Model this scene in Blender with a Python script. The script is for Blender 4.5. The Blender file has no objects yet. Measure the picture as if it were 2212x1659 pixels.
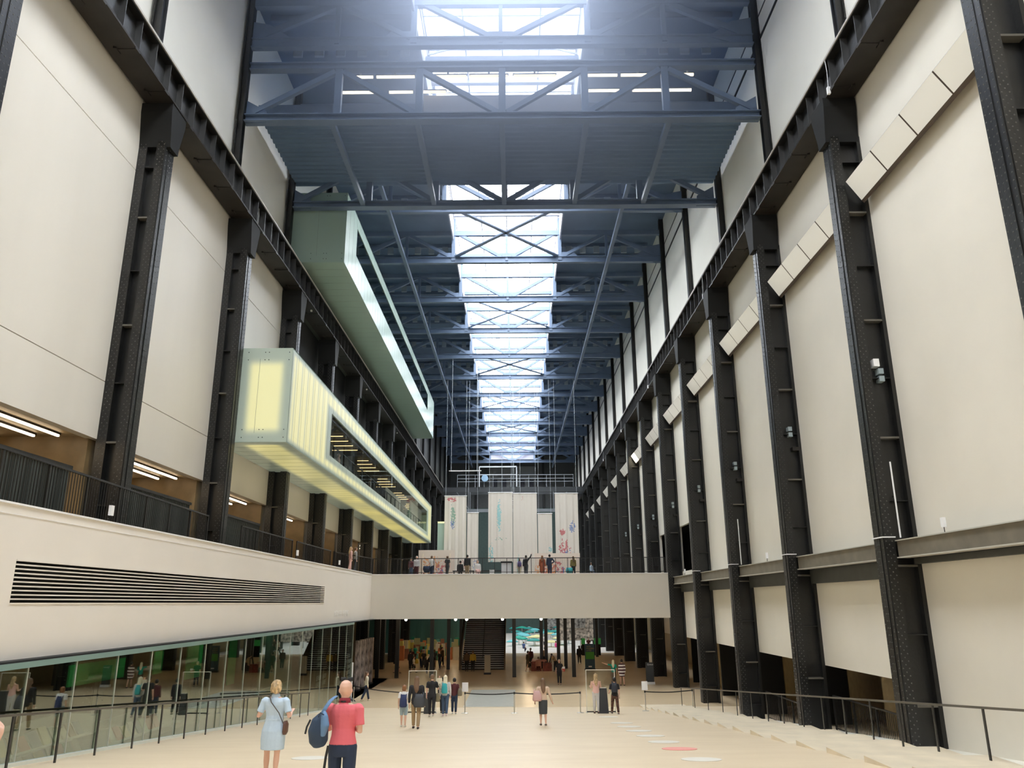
import bpy, math, random
from mathutils import Vector, Matrix, Quaternion
random.seed(7)
S = bpy.context.scene
COL = S.collection
PI = math.pi

# ------------------------------------------------------------------ camera, world, exposure
cam_d = bpy.data.cameras.new('camera')
cam_d.sensor_width = 36.0
cam_d.lens = 36.0 * 1665.0 / 2212.0
cam_d.clip_end = 500
cam = bpy.data.objects.new('camera', cam_d)
COL.objects.link(cam)
CZ = 5.78
m = Matrix(((0.99997284, 0.0052, -0.00522308), (0.00644434, -0.27299999, 0.96199245), (0.00357646, -0.962, -0.27302609)))
cam.matrix_world = Matrix.Translation((0, 0, CZ)) @ m.transposed().to_4x4()
S.camera = cam
w = bpy.data.worlds.new('daylight')
S.world = w
w.use_nodes = True
w.node_tree.nodes['Background'].inputs[0].default_value = (0.93, 0.97, 1.0, 1)
w.node_tree.nodes['Background'].inputs[1].default_value = 0.25
S.view_settings.view_transform = 'Standard'
S.view_settings.look = 'None'
S.view_settings.gamma = 1.0
S.view_settings.use_curve_mapping = False
S.view_settings.exposure = 1.06
S.cycles.use_denoising = True
S.cycles.max_bounces = 8
S.cycles.diffuse_bounces = 6
S.cycles.glossy_bounces = 3
S.cycles.transmission_bounces = 4
S.cycles.transparent_max_bounces = 10
S.cycles.volume_bounces = 0
S.cycles.sample_clamp_indirect = 6.0
S.cycles.caustics_reflective = False
S.cycles.caustics_refractive = False
SKY_L = 8.5
FLARE_HAZE = 0.19
S.cycles.volume_step_rate = 4.0
S.cycles.volume_max_steps = 48

# ------------------------------------------------------------------ materials
MATS = {}
def mat(name, col, rough=0.6, metal=0.0, var=0.0, scale=3.0, bump=0.0, bscale=20.0, emit=None, estr=0.0, spec=0.5, stretch=None, alpha=None):
    if name in MATS: return MATS[name]
    M = bpy.data.materials.new(name); M.use_nodes = True
    nt = M.node_tree; N = nt.nodes; L = nt.links
    b = N['Principled BSDF']
    b.inputs['Base Color'].default_value = (*col, 1)
    b.inputs['Roughness'].default_value = rough
    b.inputs['Metallic'].default_value = metal
    b.inputs['Specular IOR Level'].default_value = spec
    if emit:
        b.inputs['Emission Color'].default_value = (*emit, 1)
        b.inputs['Emission Strength'].default_value = estr
    if var > 0 or bump > 0:
        tc = N.new('ShaderNodeTexCoord'); mp = N.new('ShaderNodeMapping')
        L.new(tc.outputs['Object'], mp.inputs[0])
        if stretch: mp.inputs['Scale'].default_value = stretch
    if var > 0:
        nz = N.new('ShaderNodeTexNoise'); nz.inputs['Scale'].default_value = scale; nz.inputs['Detail'].default_value = 5
        L.new(mp.outputs[0], nz.inputs['Vector'])
        mr = N.new('ShaderNodeMapRange'); mr.inputs[1].default_value = 0.3; mr.inputs[2].default_value = 0.7
        mr.inputs[3].default_value = 1 - var; mr.inputs[4].default_value = 1 + var
        L.new(nz.outputs['Fac'], mr.inputs[0])
        mx = N.new('ShaderNodeVectorMath'); mx.operation = 'SCALE'; mx.inputs[0].default_value = col
        L.new(mr.outputs[0], mx.inputs['Scale'])
        L.new(mx.outputs[0], b.inputs['Base Color'])
    if bump > 0:
        n2 = N.new('ShaderNodeTexNoise'); n2.inputs['Scale'].default_value = bscale; n2.inputs['Detail'].default_value = 4
        L.new(mp.outputs[0], n2.inputs['Vector'])
        bp = N.new('ShaderNodeBump'); bp.inputs['Strength'].default_value = bump; bp.inputs['Distance'].default_value = 0.02
        L.new(n2.outputs['Fac'], bp.inputs['Height']); L.new(bp.outputs[0], b.inputs['Normal'])
    MATS[name] = M
    return M

def emis(name, col, s):
    if name in MATS: return MATS[name]
    M = bpy.data.materials.new(name); M.use_nodes = True
    nt = M.node_tree; nt.nodes.clear()
    e = nt.nodes.new('ShaderNodeEmission'); o = nt.nodes.new('ShaderNodeOutputMaterial')
    e.inputs[0].default_value = (*col, 1); e.inputs[1].default_value = s
    nt.links.new(e.outputs[0], o.inputs[0]); MATS[name] = M
    return M

def glass(name, tint=(0.8, 0.9, 0.87), refl=0.25, rough=0.0):
    if name in MATS: return MATS[name]
    M = bpy.data.materials.new(name); M.use_nodes = True
    nt = M.node_tree; nt.nodes.clear(); N = nt.nodes; L = nt.links
    t = N.new('ShaderNodeBsdfTransparent'); t.inputs[0].default_value = (*tint, 1)
    g = N.new('ShaderNodeBsdfGlossy'); g.inputs['Roughness'].default_value = rough; g.inputs[0].default_value = (0.9, 0.95, 0.92, 1)
    lw = N.new('ShaderNodeLayerWeight'); lw.inputs[0].default_value = 0.35
    mr = N.new('ShaderNodeMapRange'); mr.inputs[3].default_value = refl * 0.5; mr.inputs[4].default_value = min(1, refl * 2.6)
    mx = N.new('ShaderNodeMixShader'); o = N.new('ShaderNodeOutputMaterial')
    L.new(lw.outputs['Facing'], mr.inputs[0]); L.new(mr.outputs[0], mx.inputs[0])
    L.new(t.outputs[0], mx.inputs[1]); L.new(g.outputs[0], mx.inputs[2]); L.new(mx.outputs[0], o.inputs[0])
    MATS[name] = M
    return M

STEEL = mat('black_steel', (0.009, 0.0088, 0.008), 0.36, var=0.35, scale=0.9, bump=0.25, bscale=9, spec=0.6)
STEEL_B = mat('brown_black_steel', (0.02, 0.017, 0.014), 0.5, var=0.3, scale=1.2, spec=0.4)
RIVET = mat('rivet_steel', (0.09, 0.088, 0.08), 0.3, spec=0.7)
ROOFST = mat('veil_blue_steel', (0.13, 0.18, 0.27), 0.45, var=0.12, scale=0.8)  # blue of the lens veil put into the roof steel's colour
ROOFDK = mat('veil_blue_roof_panel', (0.10, 0.16, 0.26), 0.6, var=0.15, scale=0.5)  # roof panels also carry the veil's blue in their base colour
LAV = mat('lantern_paint', (0.42, 0.42, 0.50), 0.5, var=0.06, scale=1.0)
PLASTER = mat('cream_plaster', (0.76, 0.72, 0.63), 0.75, var=0.035, scale=0.35, bump=0.12, bscale=1.6)
PLASTER_L = mat('smooth_cream_wall', (0.74, 0.70, 0.62), 0.5, var=0.04, scale=0.4, stretch=(1, 1, 0.15))
UPPER = mat('upper_wall_panel', (0.84, 0.82, 0.74), 0.7, var=0.03, scale=0.3)
FASCIA = mat('white_fascia', (0.80, 0.75, 0.68), 0.6, var=0.015, scale=0.6)
LEDGE = mat('ledge_steel', (0.17, 0.15, 0.115), 0.5, var=0.15, scale=2)
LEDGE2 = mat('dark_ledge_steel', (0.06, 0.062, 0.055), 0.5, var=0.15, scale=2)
DARK = mat('dark_void', (0.012, 0.012, 0.012), 0.9)
RUBBER = mat('black_rubber', (0.015, 0.015, 0.016), 0.5)
CHROME = mat('brushed_steel', (0.62, 0.60, 0.56), 0.3, metal=0.9)
PALE = mat('pale_flange', (0.5, 0.48, 0.42), 0.45)
WHITE = mat('white_paint', (0.85, 0.85, 0.86), 0.5)
BRASSY = mat('bronze_panel', (0.22, 0.15, 0.07), 0.45, var=0.2, scale=1.5)
TANW = mat('warm_tan_wall', (0.42, 0.32, 0.17), 0.6, var=0.1)
FLUO = emis('fluorescent_tube', (1.0, 0.80, 0.55), 4.0)
FLUO2 = emis('warm_strip', (1.0, 0.72, 0.36), 1.0)
SKYG = emis('skylight_glass', (0.93, 0.97, 1.0), SKY_L)

def floor_mat(name, a, b, rough):
    M = bpy.data.materials.new(name); M.use_nodes = True
    nt = M.node_tree; N = nt.nodes; L = nt.links; P = N['Principled BSDF']
    tc = N.new('ShaderNodeTexCoord'); mp = N.new('ShaderNodeMapping'); mp.inputs['Scale'].default_value = (0.3, 0.8, 0.3)
    n = N.new('ShaderNodeTexNoise'); n.inputs['Scale'].default_value = 1.3 if rough > .3 else .25; n.inputs['Detail'].default_value = 7 if rough > .3 else 3; n.inputs['Roughness'].default_value = 0.62
    r = N.new('ShaderNodeValToRGB'); r.color_ramp.elements[0].position = 0.32; r.color_ramp.elements[1].position = 0.68
    r.color_ramp.elements[0].color = (*a, 1); r.color_ramp.elements[1].color = (*b, 1)
    L.new(tc.outputs['Object'], mp.inputs[0]); L.new(mp.outputs[0], n.inputs['Vector']); L.new(n.outputs['Fac'], r.inputs[0]); L.new(r.outputs[0], P.inputs['Base Color'])
    n2 = N.new('ShaderNodeTexNoise'); n2.inputs['Scale'].default_value = 2.2; L.new(mp.outputs[0], n2.inputs['Vector'])
    mr = N.new('ShaderNodeMapRange'); mr.inputs[3].default_value = rough - 0.02; mr.inputs[4].default_value = rough + 0.02
    L.new(n2.outputs['Fac'], mr.inputs[0]); L.new(mr.outputs[0], P.inputs['Roughness'])
    P.inputs['Specular IOR Level'].default_value = 0.55
    MATS[name] = M
    return M
FLOOR = floor_mat('polished_concrete', (0.71, 0.57, 0.39), (0.78, 0.64, 0.45), 0.40)
FLOORB = floor_mat('tan_concrete', (0.72, 0.56, 0.36), (0.77, 0.61, 0.41), 0.26)

# ------------------------------------------------------------------ mesh helpers
class MB:
    def __init__(s): s.v = []; s.f = []
    def add(s, vs, fs):
        o = len(s.v); s.v += [tuple(x) for x in vs]; s.f += [tuple(i + o for i in f) for f in fs]; return s
    def box(s, x0, x1, y0, y1, z0, z1):
        if x0 > x1: x0, x1 = x1, x0
        return s.add([(x0, y0, z0), (x1, y0, z0), (x1, y1, z0), (x0, y1, z0), (x0, y0, z1), (x1, y0, z1), (x1, y1, z1), (x0, y1, z1)],
              [(0, 3, 2, 1), (4, 5, 6, 7), (0, 1, 5, 4), (1, 2, 6, 5), (2, 3, 7, 6), (3, 0, 4, 7)])
    def prism(s, poly, axis, a, b):
        # poly: 2D points in the two other axes (order x,y,z without axis)
        def P(p, t):
            l = list(p); l.insert(axis, t); return tuple(l)
        n = len(poly)
        vs = [P(p, a) for p in poly] + [P(p, b) for p in poly]
        fs = [tuple(range(n))[::-1], tuple(range(n, 2 * n))] + [(i, (i + 1) % n, (i + 1) % n + n, i + n) for i in range(n)]
        return s.add(vs, fs)
    def beam(s, p, q, w, h, up=(0, 0, 1)):
        p = Vector(p); q = Vector(q); d = (q - p).normalized(); up = Vector(up)
        x = d.cross(up)
        if x.length < 1e-4: x = d.cross(Vector((0, 1, 0)))
        x.normalize(); z = x.cross(d).normalized()
        c = [x * (w / 2) * a + z * (h / 2) * b for a, b in ((-1, -1), (1, -1), (1, 1), (-1, 1))]
        return s.add([p + k for k in c] + [q + k for k in c], [(0, 1, 2, 3), (7, 6, 5, 4), (0, 4, 5, 1), (1, 5, 6, 2), (2, 6, 7, 3), (3, 7, 4, 0)])
    def ring(s, pts, rad, n=8, cap=True, flat=None):
        # loft along pts; rad = list of r or (ra, rb); ra along 'flat' side direction
        pts = [Vector(p) for p in pts]; o = len(s.v); side = Vector(flat) if flat else None
        for i, p in enumerate(pts):
            d = (pts[min(i + 1, len(pts) - 1)] - pts[max(i - 1, 0)])
            d = d.normalized() if d.length > 1e-6 else Vector((0, 0, 1))
            a = side if side else (Vector((1, 0, 0)) if abs(d.x) < 0.8 else Vector((0, 1, 0)))
            b = d.cross(a).normalized(); a = b.cross(d).normalized()
            r = rad[i] if isinstance(rad, (list, tuple)) else rad
            ra, rb = r if isinstance(r, (list, tuple)) else (r, r)
            for k in range(n):
                t = 2 * PI * k / n
                s.v.append(tuple(p + a * (ra * math.cos(t)) + b * (rb * math.sin(t))))
        for i in range(len(pts) - 1):
            for k in range(n):
                s.f.append((o + i * n + k, o + i * n + (k + 1) % n, o + (i + 1) * n + (k + 1) % n, o + (i + 1) * n + k))
        if cap:
            s.f.append(tuple(o + k for k in range(n))[::-1]); e = o + (len(pts) - 1) * n
            s.f.append(tuple(e + k for k in range(n)))
        return s
    def tube(s, p, q, r, r2=None, n=8): return s.ring([p, q], [r, r2 if r2 is not None else r], n)
    def ell(s, c, r, n=12, m=8):
        c = Vector(c); r = (r, r, r) if not isinstance(r, (tuple, list)) else r; o = len(s.v)
        s.v.append(tuple(c - Vector((0, 0, r[2]))))
        for i in range(1, m):
            ph = -PI / 2 + PI * i / m
            for k in range(n):
                t = 2 * PI * k / n
                s.v.append((c.x + r[0] * math.cos(ph) * math.cos(t), c.y + r[1] * math.cos(ph) * math.sin(t), c.z + r[2] * math.sin(ph)))
        s.v.append(tuple(c + Vector((0, 0, r[2])))); e = len(s.v) - 1
        for k in range(n):
            s.f.append((o, o + 1 + (k + 1) % n, o + 1 + k)); s.f.append((e, e - n + k, e - n + (k + 1) % n))
        for i in range(m - 2):
            for k in range(n):
                a = o + 1 + i * n
                s.f.append((a + k, a + (k + 1) % n, a + n + (k + 1) % n, a + n + k))
        return s
    def build(s, name, m, parent=None, smooth=False, off=None, remesh=None, bevel=0):
        me = bpy.data.meshes.new(name)
        vs = s.v
        if parent is not None and off is not False:
            l = Vector(off) if off else root_loc(parent)
            if l.length > 0: vs = [(v[0] - l.x, v[1] - l.y, v[2] - l.z) for v in vs]
        me.from_pydata(vs, [], s.f); me.update()
        if smooth: me.polygons.foreach_set('use_smooth', [True] * len(me.polygons))
        me.materials.append(m)
        o = bpy.data.objects.new(name, me); COL.objects.link(o)
        if parent is not None: o.parent = parent
        if remesh:
            r = o.modifiers.new('r', 'REMESH'); r.mode = 'VOXEL'; r.voxel_size = remesh; r.use_smooth_shade = True
            c = o.modifiers.new('s', 'SMOOTH'); c.iterations = 7 if remesh < .011 else 3; c.factor = 0.5
        if bevel:
            b = o.modifiers.new('b', 'BEVEL'); b.width = bevel; b.segments = 2
        return o
def root_loc(o):
    l = Vector((0, 0, 0))
    while o is not None: l = l + o.location; o = o.parent
    return l
def empty(name, loc=(0, 0, 0), rz=0):
    o = bpy.data.objects.new(name, None); COL.objects.link(o); o.location = loc; o.rotation_euler = (0, 0, rz); o.empty_display_size = 0.1
    return o
def tag(o, label, cat, group=None, kind=None):
    o['label'] = label; o['category'] = cat
    if group: o['group'] = group
    if kind: o['kind'] = kind
    return o
def thing(name, label, cat, loc=(0, 0, 0), group=None, rz=0): return tag(empty(name, loc, rz), label, cat, group)
def struct(name, mb, m, **k):
    o = mb.build(name, m, **k); o['kind'] = 'structure'; return o
def copy_tree(o, parent=None):
    c = o.copy(); COL.objects.link(c)
    if parent is not None: c.parent = parent
    for ch in list(o.children): copy_tree(ch, c)
    return c
ORD = ['first', 'second', 'third', 'fourth', 'fifth', 'sixth', 'seventh', 'eighth', 'ninth', 'tenth', 'eleventh', 'twelfth', 'thirteenth', 'fourteenth', 'fifteenth', 'sixteenth', 'seventeenth', 'eighteenth']
def ramp(y): return max(0.0, 4.13 - 0.0866 * y)
XR, XL, XC = 11.05, -12.15, -0.6
Y0, DY = 15.45, 8.5
YF = 160.0
def yc(k): return Y0 + DY * k

# ------------------------------------------------------------------ floor and shell
struct('floor', MB().prism([(-9, ramp(-9)), (47.69, 0), (47.69, -0.3), (-9, ramp(-9) - 0.3)], 0, -10.25, 7.15), FLOOR, parent=None)
struct('floor', MB().box(-19, 17, 47.69, 97, -0.3, 0), FLOORB)
struct('floor', MB().box(-19, 17, 97, YF, -0.3, 0.0), mat('far_pale_floor', (0.72, 0.68, 0.62), 0.5, var=0.05, scale=0.6))
struct('floor', MB().box(-3.1, -0.1, 47.9, 57.0, -0.01, 0.006), mat('cool_grey_floor_patch', (0.50, 0.50, 0.45), 0.3, var=0.08))
# stepped landing beside the ramp: each tread is level, the ramp falls past it
f = MB(); ys = 11.0; st = 2.02
while ys < 47.0:
    ye = min(ys + st, 47.6); zt = ramp((ys + ye) / 2) + 0.035
    f.box(7.0, 9.55, ys, ye, max(zt - 1.0, -0.3), zt); ys += st
struct('floor_steps', f, mat('landing_concrete', (0.72, 0.62, 0.46), 0.45, var=0.1, scale=1.5))
struct('floor_side', MB().prism([(-9, ramp(-9) - 0.32), (43.6, 0), (47.69, 0), (47.69, -0.3), (-9, ramp(-9) - 0.7)], 0, 9.55, 17), FLOOR)
struct('trim_1', MB().prism([(8, ramp(8) - 0.29), (43.4, 0.03), (43.4, -0.1), (8, ramp(8) - 0.5)], 0, 10.75, 12.3), mat('pale_kerb', (0.8, 0.77, 0.68), 0.6))
struct('ceiling', MB().box(-19, XC - 4.36, -9, YF, 36.3, 36.6).box(XC + 4.36, 16, -9, YF, 36.3, 36.6), ROOFDK)
struct('ceiling_lantern_side', MB().box(XC - 4.46, XC - 4.36, -8, 152, 34.6, 37.4), LAV)
struct('ceiling_lantern_side', MB().box(XC + 4.36, XC + 4.46, -8, 152, 34.6, 37.4), LAV)
struct('ceiling_lantern_end', MB().box(XC - 4.4, XC + 4.4, -8.1, -8, 33.3, 37.4).box(XC - 4.4, XC + 4.4, 152, 152.1, 33.3, 37.4).box(XC - 4.4, XC + 4.4, 152, YF, 36.3, 36.6).box(XC - 4.4, XC + 4.4, -9, -8.1, 36.3, 36.6), LAV)

def sky_bay(i, ya, yb):
    t = empty('window_%d' % (i + 1), (XC, ya, 37.0)); t['kind'] = 'structure'
    MB().box(XC - 4.36, XC + 4.36, ya, yb, 37.1, 37.14).build('pane', SKYG, t)
    g = MB(); L = yb - ya
    for x in (-4.33, -2.15, 0, 2.15, 4.33): g.beam((XC + x, ya, 37.0), (XC + x, yb, 37.0), 0.09, 0.12)
    for q in (0.12, 0.34, 0.66, 0.88): g.beam((XC - 4.36, ya + L * q, 36.98), (XC + 4.36, ya + L * q, 36.98), 0.1, 0.14)
    g.beam((XC - 4.36, yb - 0.01, 36.9), (XC + 4.36, yb - 0.01, 36.9), 0.3, 0.3)
    g.build('glazing_bar', mat('glazing_bar', (0.6, 0.6, 0.62), 0.5), t)
    g = MB()
    ym = (ya + yb) / 2
    for sx in (-1, 1): g.beam((XC + sx * 4.2, ym, 35.5), (XC, ym, 36.8), 0.07, 0.12)
    g.build('rafter', mat('glazing_bar', (0.6, 0.6, 0.62), 0.5), t)
ya = -8.0; i = 0
while ya < 151:
    yb = yc(-2) if i == 0 else min(ya + DY, 152)
    sky_bay(i, ya, yb); ya = yb; i += 1

# side walls by bay
for k in range(-3, 17):
    a, b = yc(k), yc(k + 1)
    if k <= 0:
        lowz = -0.3
    else: lowz = 3.36
    top = 24.3
    if k == 5:
        r = MB().box(12.1, 12.3, a, 55 + 6.9, 7.5, top).box(12.1, 12.3, 61.9, 66.0, 11.1, top).box(12.1, 12.3, 66.0, b, 7.5, top)
    elif k == 4:
        r = MB().box(12.1, 12.3, a, 53.2, 7.5, top).box(12.1, 12.3, 53.2, b, 11.1, top).box(12.1, 12.3, 53.2, b, 7.5, 7.9)
    else:
        r = MB().box(12.1, 12.3, a, b, 7.5, top)
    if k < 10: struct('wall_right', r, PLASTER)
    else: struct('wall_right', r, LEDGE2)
    if k < 6:
        struct('wall_right', MB().box(12.1, 12.35, a, b, lowz if k > 0 else -0.3, 6.5 if k > 0 else 6.83), PLASTER)
    # upper panels
    struct('wall_right', MB().box(12.35, 12.6, a, b, 24.0, 36.4), UPPER)
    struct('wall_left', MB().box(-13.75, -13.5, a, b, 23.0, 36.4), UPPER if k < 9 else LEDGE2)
    # left wall panels
    struct('wall_left', MB().box(-13.4, -13.11, a, b, 10.78, 12.64).box(-13.4, -13.11, a, b, 12.67, 20.28).box(-13.4, -13.11, a, b, 20.31, 23.2)
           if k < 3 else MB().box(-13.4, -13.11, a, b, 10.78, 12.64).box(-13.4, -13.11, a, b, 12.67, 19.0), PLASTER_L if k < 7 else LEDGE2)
struct('trim_2', MB().box(12.3, 12.35, -9, YF, 32.7, 32.84), STEEL)
struct('trim_3', MB().box(12.32, 12.35, -9, YF, 34.0, 34.06), STEEL)
struct('wall_left', MB().box(-13.5, -13.42, yc(3), YF, 18.9, 23.1), DARK)
struct('wall_right_recess', MB().box(12.3, 12.6, -9, YF, 23.9, 24.0).box(12.2, 13.0, -9, YF, 6.5, 7.5), LEDGE2)
struct('wall_left_recess', MB().box(-13.8, -13.12, -9, YF, 23.1, 23.4), LEDGE2)
struct('wall_far', MB().box(-17, 16, YF, YF + 0.3, -0.3, 24.6), mat('far_green_grey_wall', (0.07, 0.11, 0.10), 0.7, var=0.1))
struct('wall_far', MB().box(-17, 16, YF, YF + 0.3, 24.6, 38.0), mat('far_dark_panel', (0.09, 0.095, 0.095), 0.7, var=0.08))
struct('wall_outer_left', MB().box(-19, -18.8, -9, YF, -0.3, 24), BRASSY)
struct('wall_right_gallery_back', MB().box(14.6, 14.7, 45, 75, 6.8, 12).box(12.3, 14.6, 45, 75, 11.5, 11.6).box(12.3, 14.6, 45, 45.1, 6.8, 11.6).box(12.3, 14.6, 75, 75.1, 6.8, 11.6).box(12.3, 14.6, 45, 75, 7.4, 7.5), DARK)
struct('wall_outer_right', MB().box(16.8, 17, -9, YF, -0.3, 8), TANW)
# right side aisle under the low panels
struct('ceiling_right_aisle', MB().box(12.3, 17, 10, 97, 6.6, 6.8), LEDGE2)
for k in range(1, 6):
    struct('wall_right_aisle', MB().box(14.3, 14.5, yc(k) + 3.6, yc(k) + 8.4, -0.3, 6.6), TANW)
    struct('wall_right_aisle', MB().box(13.2, 14.4, yc(k) + 3.4, yc(k) + 3.6, -0.3, 6.6), DARK)
# the horizontal ledge beam on the right side
for k in range(-1, 5):
    a, b = yc(k) + 0.3, yc(k + 1) - 0.3
    t = thing('ledge_beam', 'grey brown steel ledge beam between right columns, %s bay from the viewer' % ORD[k + 1], 'beam', (11.5, a, 7.03), 'ledge beams on the right wall')
    MB().box(11.46, 11.52, a, b, 7.03, 7.5).build('web', LEDGE, t)
    MB().box(11.4, 11.75, a, b, 7.0, 7.035).box(11.4, 12.1, a, b, 7.5, 7.53).build('flange', PALE if k >= 0 else LEDGE, t)
    MB().box(11.9, 12.08, a, b, 6.46 if k > 0 else 6.83, 7.0).build('lower_beam', LEDGE2, t)

# ------------------------------------------------------------------ main columns (one mesh set, copied)
def column_set(side):
    s = 1 if side == 'right' else -1
    X0 = XR if s > 0 else XL
    U = lambda u: X0 + s * u
    root = empty('steel_column', (X0, 0, 0))
    H = 21.4
    infl = MB().box(U(0), U(0.34), -0.31, 0.31, 0, H).build('inner_flange', STEEL, root, off=(X0, 0, 0))
    MB().box(U(0.03), U(0.31), -0.335, -0.31, 0, H).box(U(-0.02), U(0), -0.10, 0.10, 0, H).build('cover_plate', STEEL, root, off=(X0, 0, 0))
    g = MB().box(U(0.34), U(1.0), -0.06, 0.06, 0, H)
    z = 0.9
    while z < H: g.box(U(0.34), U(0.98), -0.28, 0.28, z, z + 0.035); z += 3.9
    web = g.build('web', STEEL, root, off=(X0, 0, 0))
    g = MB(); z = 2.85
    while z < H: g.box(U(0.34), U(0.98), -0.30, -0.06, z, z + 0.06); z += 3.9
    g.build('diaphragm', mat('lighter_steel_edge', (0.12, 0.11, 0.09), 0.4), web, off=(X0, 0, 0))  # diaphragm plates lighter than the web
    MB().box(U(0.66), U(0.98), -0.31, 0.31, 0, H).build('outer_flange', STEEL, root, off=(X0, 0, 0)) if s < 0 else MB().box(U(0.93), U(1.05), -0.31, 0.31, 0, H).build('outer_flange', STEEL, root, off=(X0, 0, 0))
    g = MB()
    def riv(c, n):
        c = Vector(c); n = Vector(n); a = Vector((0, 0, 1)); b = n.cross(a); r = 0.021
        o = len(g.v)
        for k in range(6):
            t = k * PI / 3; g.v.append(tuple(c + a * r * math.cos(t) + b * r * math.sin(t)))
        for k in range(6):
            t = k * PI / 3; g.v.append(tuple(c + n * 0.014 + a * r * .6 * math.cos(t) + b * r * .6 * math.sin(t)))
        for k in range(6): g.f.append((o + k, o + (k + 1) % 6, o + 6 + (k + 1) % 6, o + 6 + k))
        g.f.append(tuple(o + 6 + k for k in range(6)))
    z = 0.1; i = 0
    while z < H:
        us = (0.07, 0.25) + ((0.72, 0.88) if s < 0 else ())
        for u in us: riv((U(u), -0.335 if u < 0.5 else -0.31, z + (0.09 if i % 1 else 0)), (0, -1, 0))
        for u in ((0.16,) + ((0.80,) if s < 0 else ())): riv((U(u), -0.335 if u < 0.5 else -0.31, z + 0.1), (0, -1, 0))
        for y in (-0.25, 0.25): riv((U(0), y, z), (-s, 0, 0))
        for y in (-0.06, 0.06): riv((U(-0.02), y, z + 0.1), (-s, 0, 0))
        z += 0.2; i += 1
    g.build('rivets', RIVET, infl, off=(X0, 0, 0))
    g = MB()
    pr = [(-0.31, 21.2), (0.31, 21.2), (0.34, 21.5), (0.62, 22.55), (0.62, 22.85), (-0.5, 22.85), (-0.5, 22.5), (-0.34, 21.5)]
    g.prism(pr, 0, U(-0.14), U(1.0))
    g.build('capital', mat('capital_steel', (0.012, 0.012, 0.011), 0.65, spec=.3), root, off=(X0, 0, 0))
    return root
for side in ('left', 'right'):
    src = column_set(side)
    src.location.y = yc(-1)
    tag(src, 'tall black riveted steel column on the %s, nearest to the viewer' % side, 'column', 'riveted columns of the %s side' % side)
    for k in range(0, 17):
        c = copy_tree(src); c.location.y = yc(k)
        if side == 'left' and k == 0: nm = 'cut off by the picture edge'
        elif side == 'right' and k == 0: nm = 'the broad one cut off by the picture edge'
        else: nm = '%s whole one counted from the viewer' % ORD[k - 1]
        c['label'] = 'tall black riveted steel column on the %s, %s' % (side, nm)
        if side == 'right' and k in (1, 2, 3, 4):
            b = MB(); z = 7.62
            for p, q in (((XR - .03, yc(k) - .35), (XR + .36, yc(k) - .35)), ((XR - .03, yc(k) - .35), (XR - .03, yc(k) + .33))): b.beam((*p, z), (*q, z), .03, .035)
            b.build('white_band', WHITE, c)
# upper columns
def upper_col(side):
    s = 1 if side == 'right' else -1
    X0 = 12.0 if s > 0 else -13.05
    root = empty('upper_column', (X0, 0, 24.2))
    MB().box(X0, X0 + s * 0.05, -0.19, 0.19, 24.2, 36.3).build('flange', STEEL, root, off=(X0, 0, 24.2)); MB().box(X0 + s * 0.28, X0 + s * 0.34, -0.19, 0.19, 24.2, 36.3).build('flange', STEEL, root, off=(X0, 0, 24.2))
    MB().box(X0, X0 + s * 0.32, -0.1, 0.1, 24.2, 36.3).build('web', STEEL, root, off=(X0, 0, 24.2))
    MB().box(X0 - s * 0.1, X0 + s * 0.34, -0.3, 0.3, 24.2, 24.5).build('base_plate', STEEL, root, off=(X0, 0, 24.2))
    return root
for side in ('left', 'right'):
    src = upper_col(side); src.location.y = yc(0)
    tag(src, 'slim dark upper column on the %s crane girder, nearest to the viewer' % side, 'column', 'upper columns of the %s side' % side)
    for k in range(1, 17):
        c = copy_tree(src); c.location.y = yc(k)
        c['label'] = 'slim dark upper column on the %s crane girder, %s from the viewer' % (side, ORD[k])
# crane girders
for side in ('left', 'right'):
    s = 1 if side == 'right' else -1
    X0 = 11.15 if s > 0 else -12.1
    t = thing('crane_girder', 'long black riveted crane girder resting on the %s columns' % side, 'girder', (X0, 0, 22.85))
    MB().box(X0 + s * 0.14, X0 + s * 0.2, -9, 156, 22.9, 24.1).build('web', STEEL, t)
    MB().box(X0 - s * 0.12, X0 + s * 0.55, -9, 156, 22.85, 22.92).box(X0 + s * 0.15, X0 + s * 0.9, -9, 156, 22.88, 22.9).build('bottom_flange', STEEL_B, t)
    MB().box(X0 - s * 0.14, X0 + s * 0.5, -9, 156, 24.08, 24.15).box(X0 + s * 0.5, X0 + s * 0.95, -9, 156, 24.1, 24.15).build('top_flange', STEEL, t)
    MB().box(X0 - s * 0.17, X0 - s * 0.12, -9, 156, 24.12, 24.2).tube((X0 + s * .05, -9, 24.21), (X0 + s * .05, 156, 24.21), 0.035).build('rail', mat('rail_edge', (0.45, 0.42, 0.38), 0.4), t)
    g = MB(); y = -8.0
    SM = mat('stiffener_steel', (0.05, 0.05, 0.05), 0.35)
    one = MB().box(X0 - s * 0.08, X0 + s * 0.14, 0, 0.03, 22.92, 24.08).build('stiffener', SM, t); one.location.y = 6.0
    for i in range(1, 82):
        c = one.copy(); COL.objects.link(c); c.location.y = 6.0 + i * 1.0625
    y = 6.0 + 82 * 1.0625
    while y < 155:
        g.box(X0 - s * 0.08, X0 + s * 0.14, y, y + 0.03, 22.92, 24.08); y += 1.0625
    g.build('stiffeners', SM, t)['kind'] = 'stuff'
    g = MB(); y = 14.0
    while y < 66:
        g = MB()
        g.box(X0 - s * 0.125, X0 - s * 0.1, y + .2, y + .5, 22.8, 22.86).box(X0 + s * 0.5, X0 + s * 0.6, y + .2, y + .5, 22.8, 22.9); y += 2.125
        g.box(X0 - s * 0.1, X0 + s * 0.5, y - 2.125 + .3, y - 2.125 + .4, 22.83, 22.86).build('splice_plate', STEEL_B, t)

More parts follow.
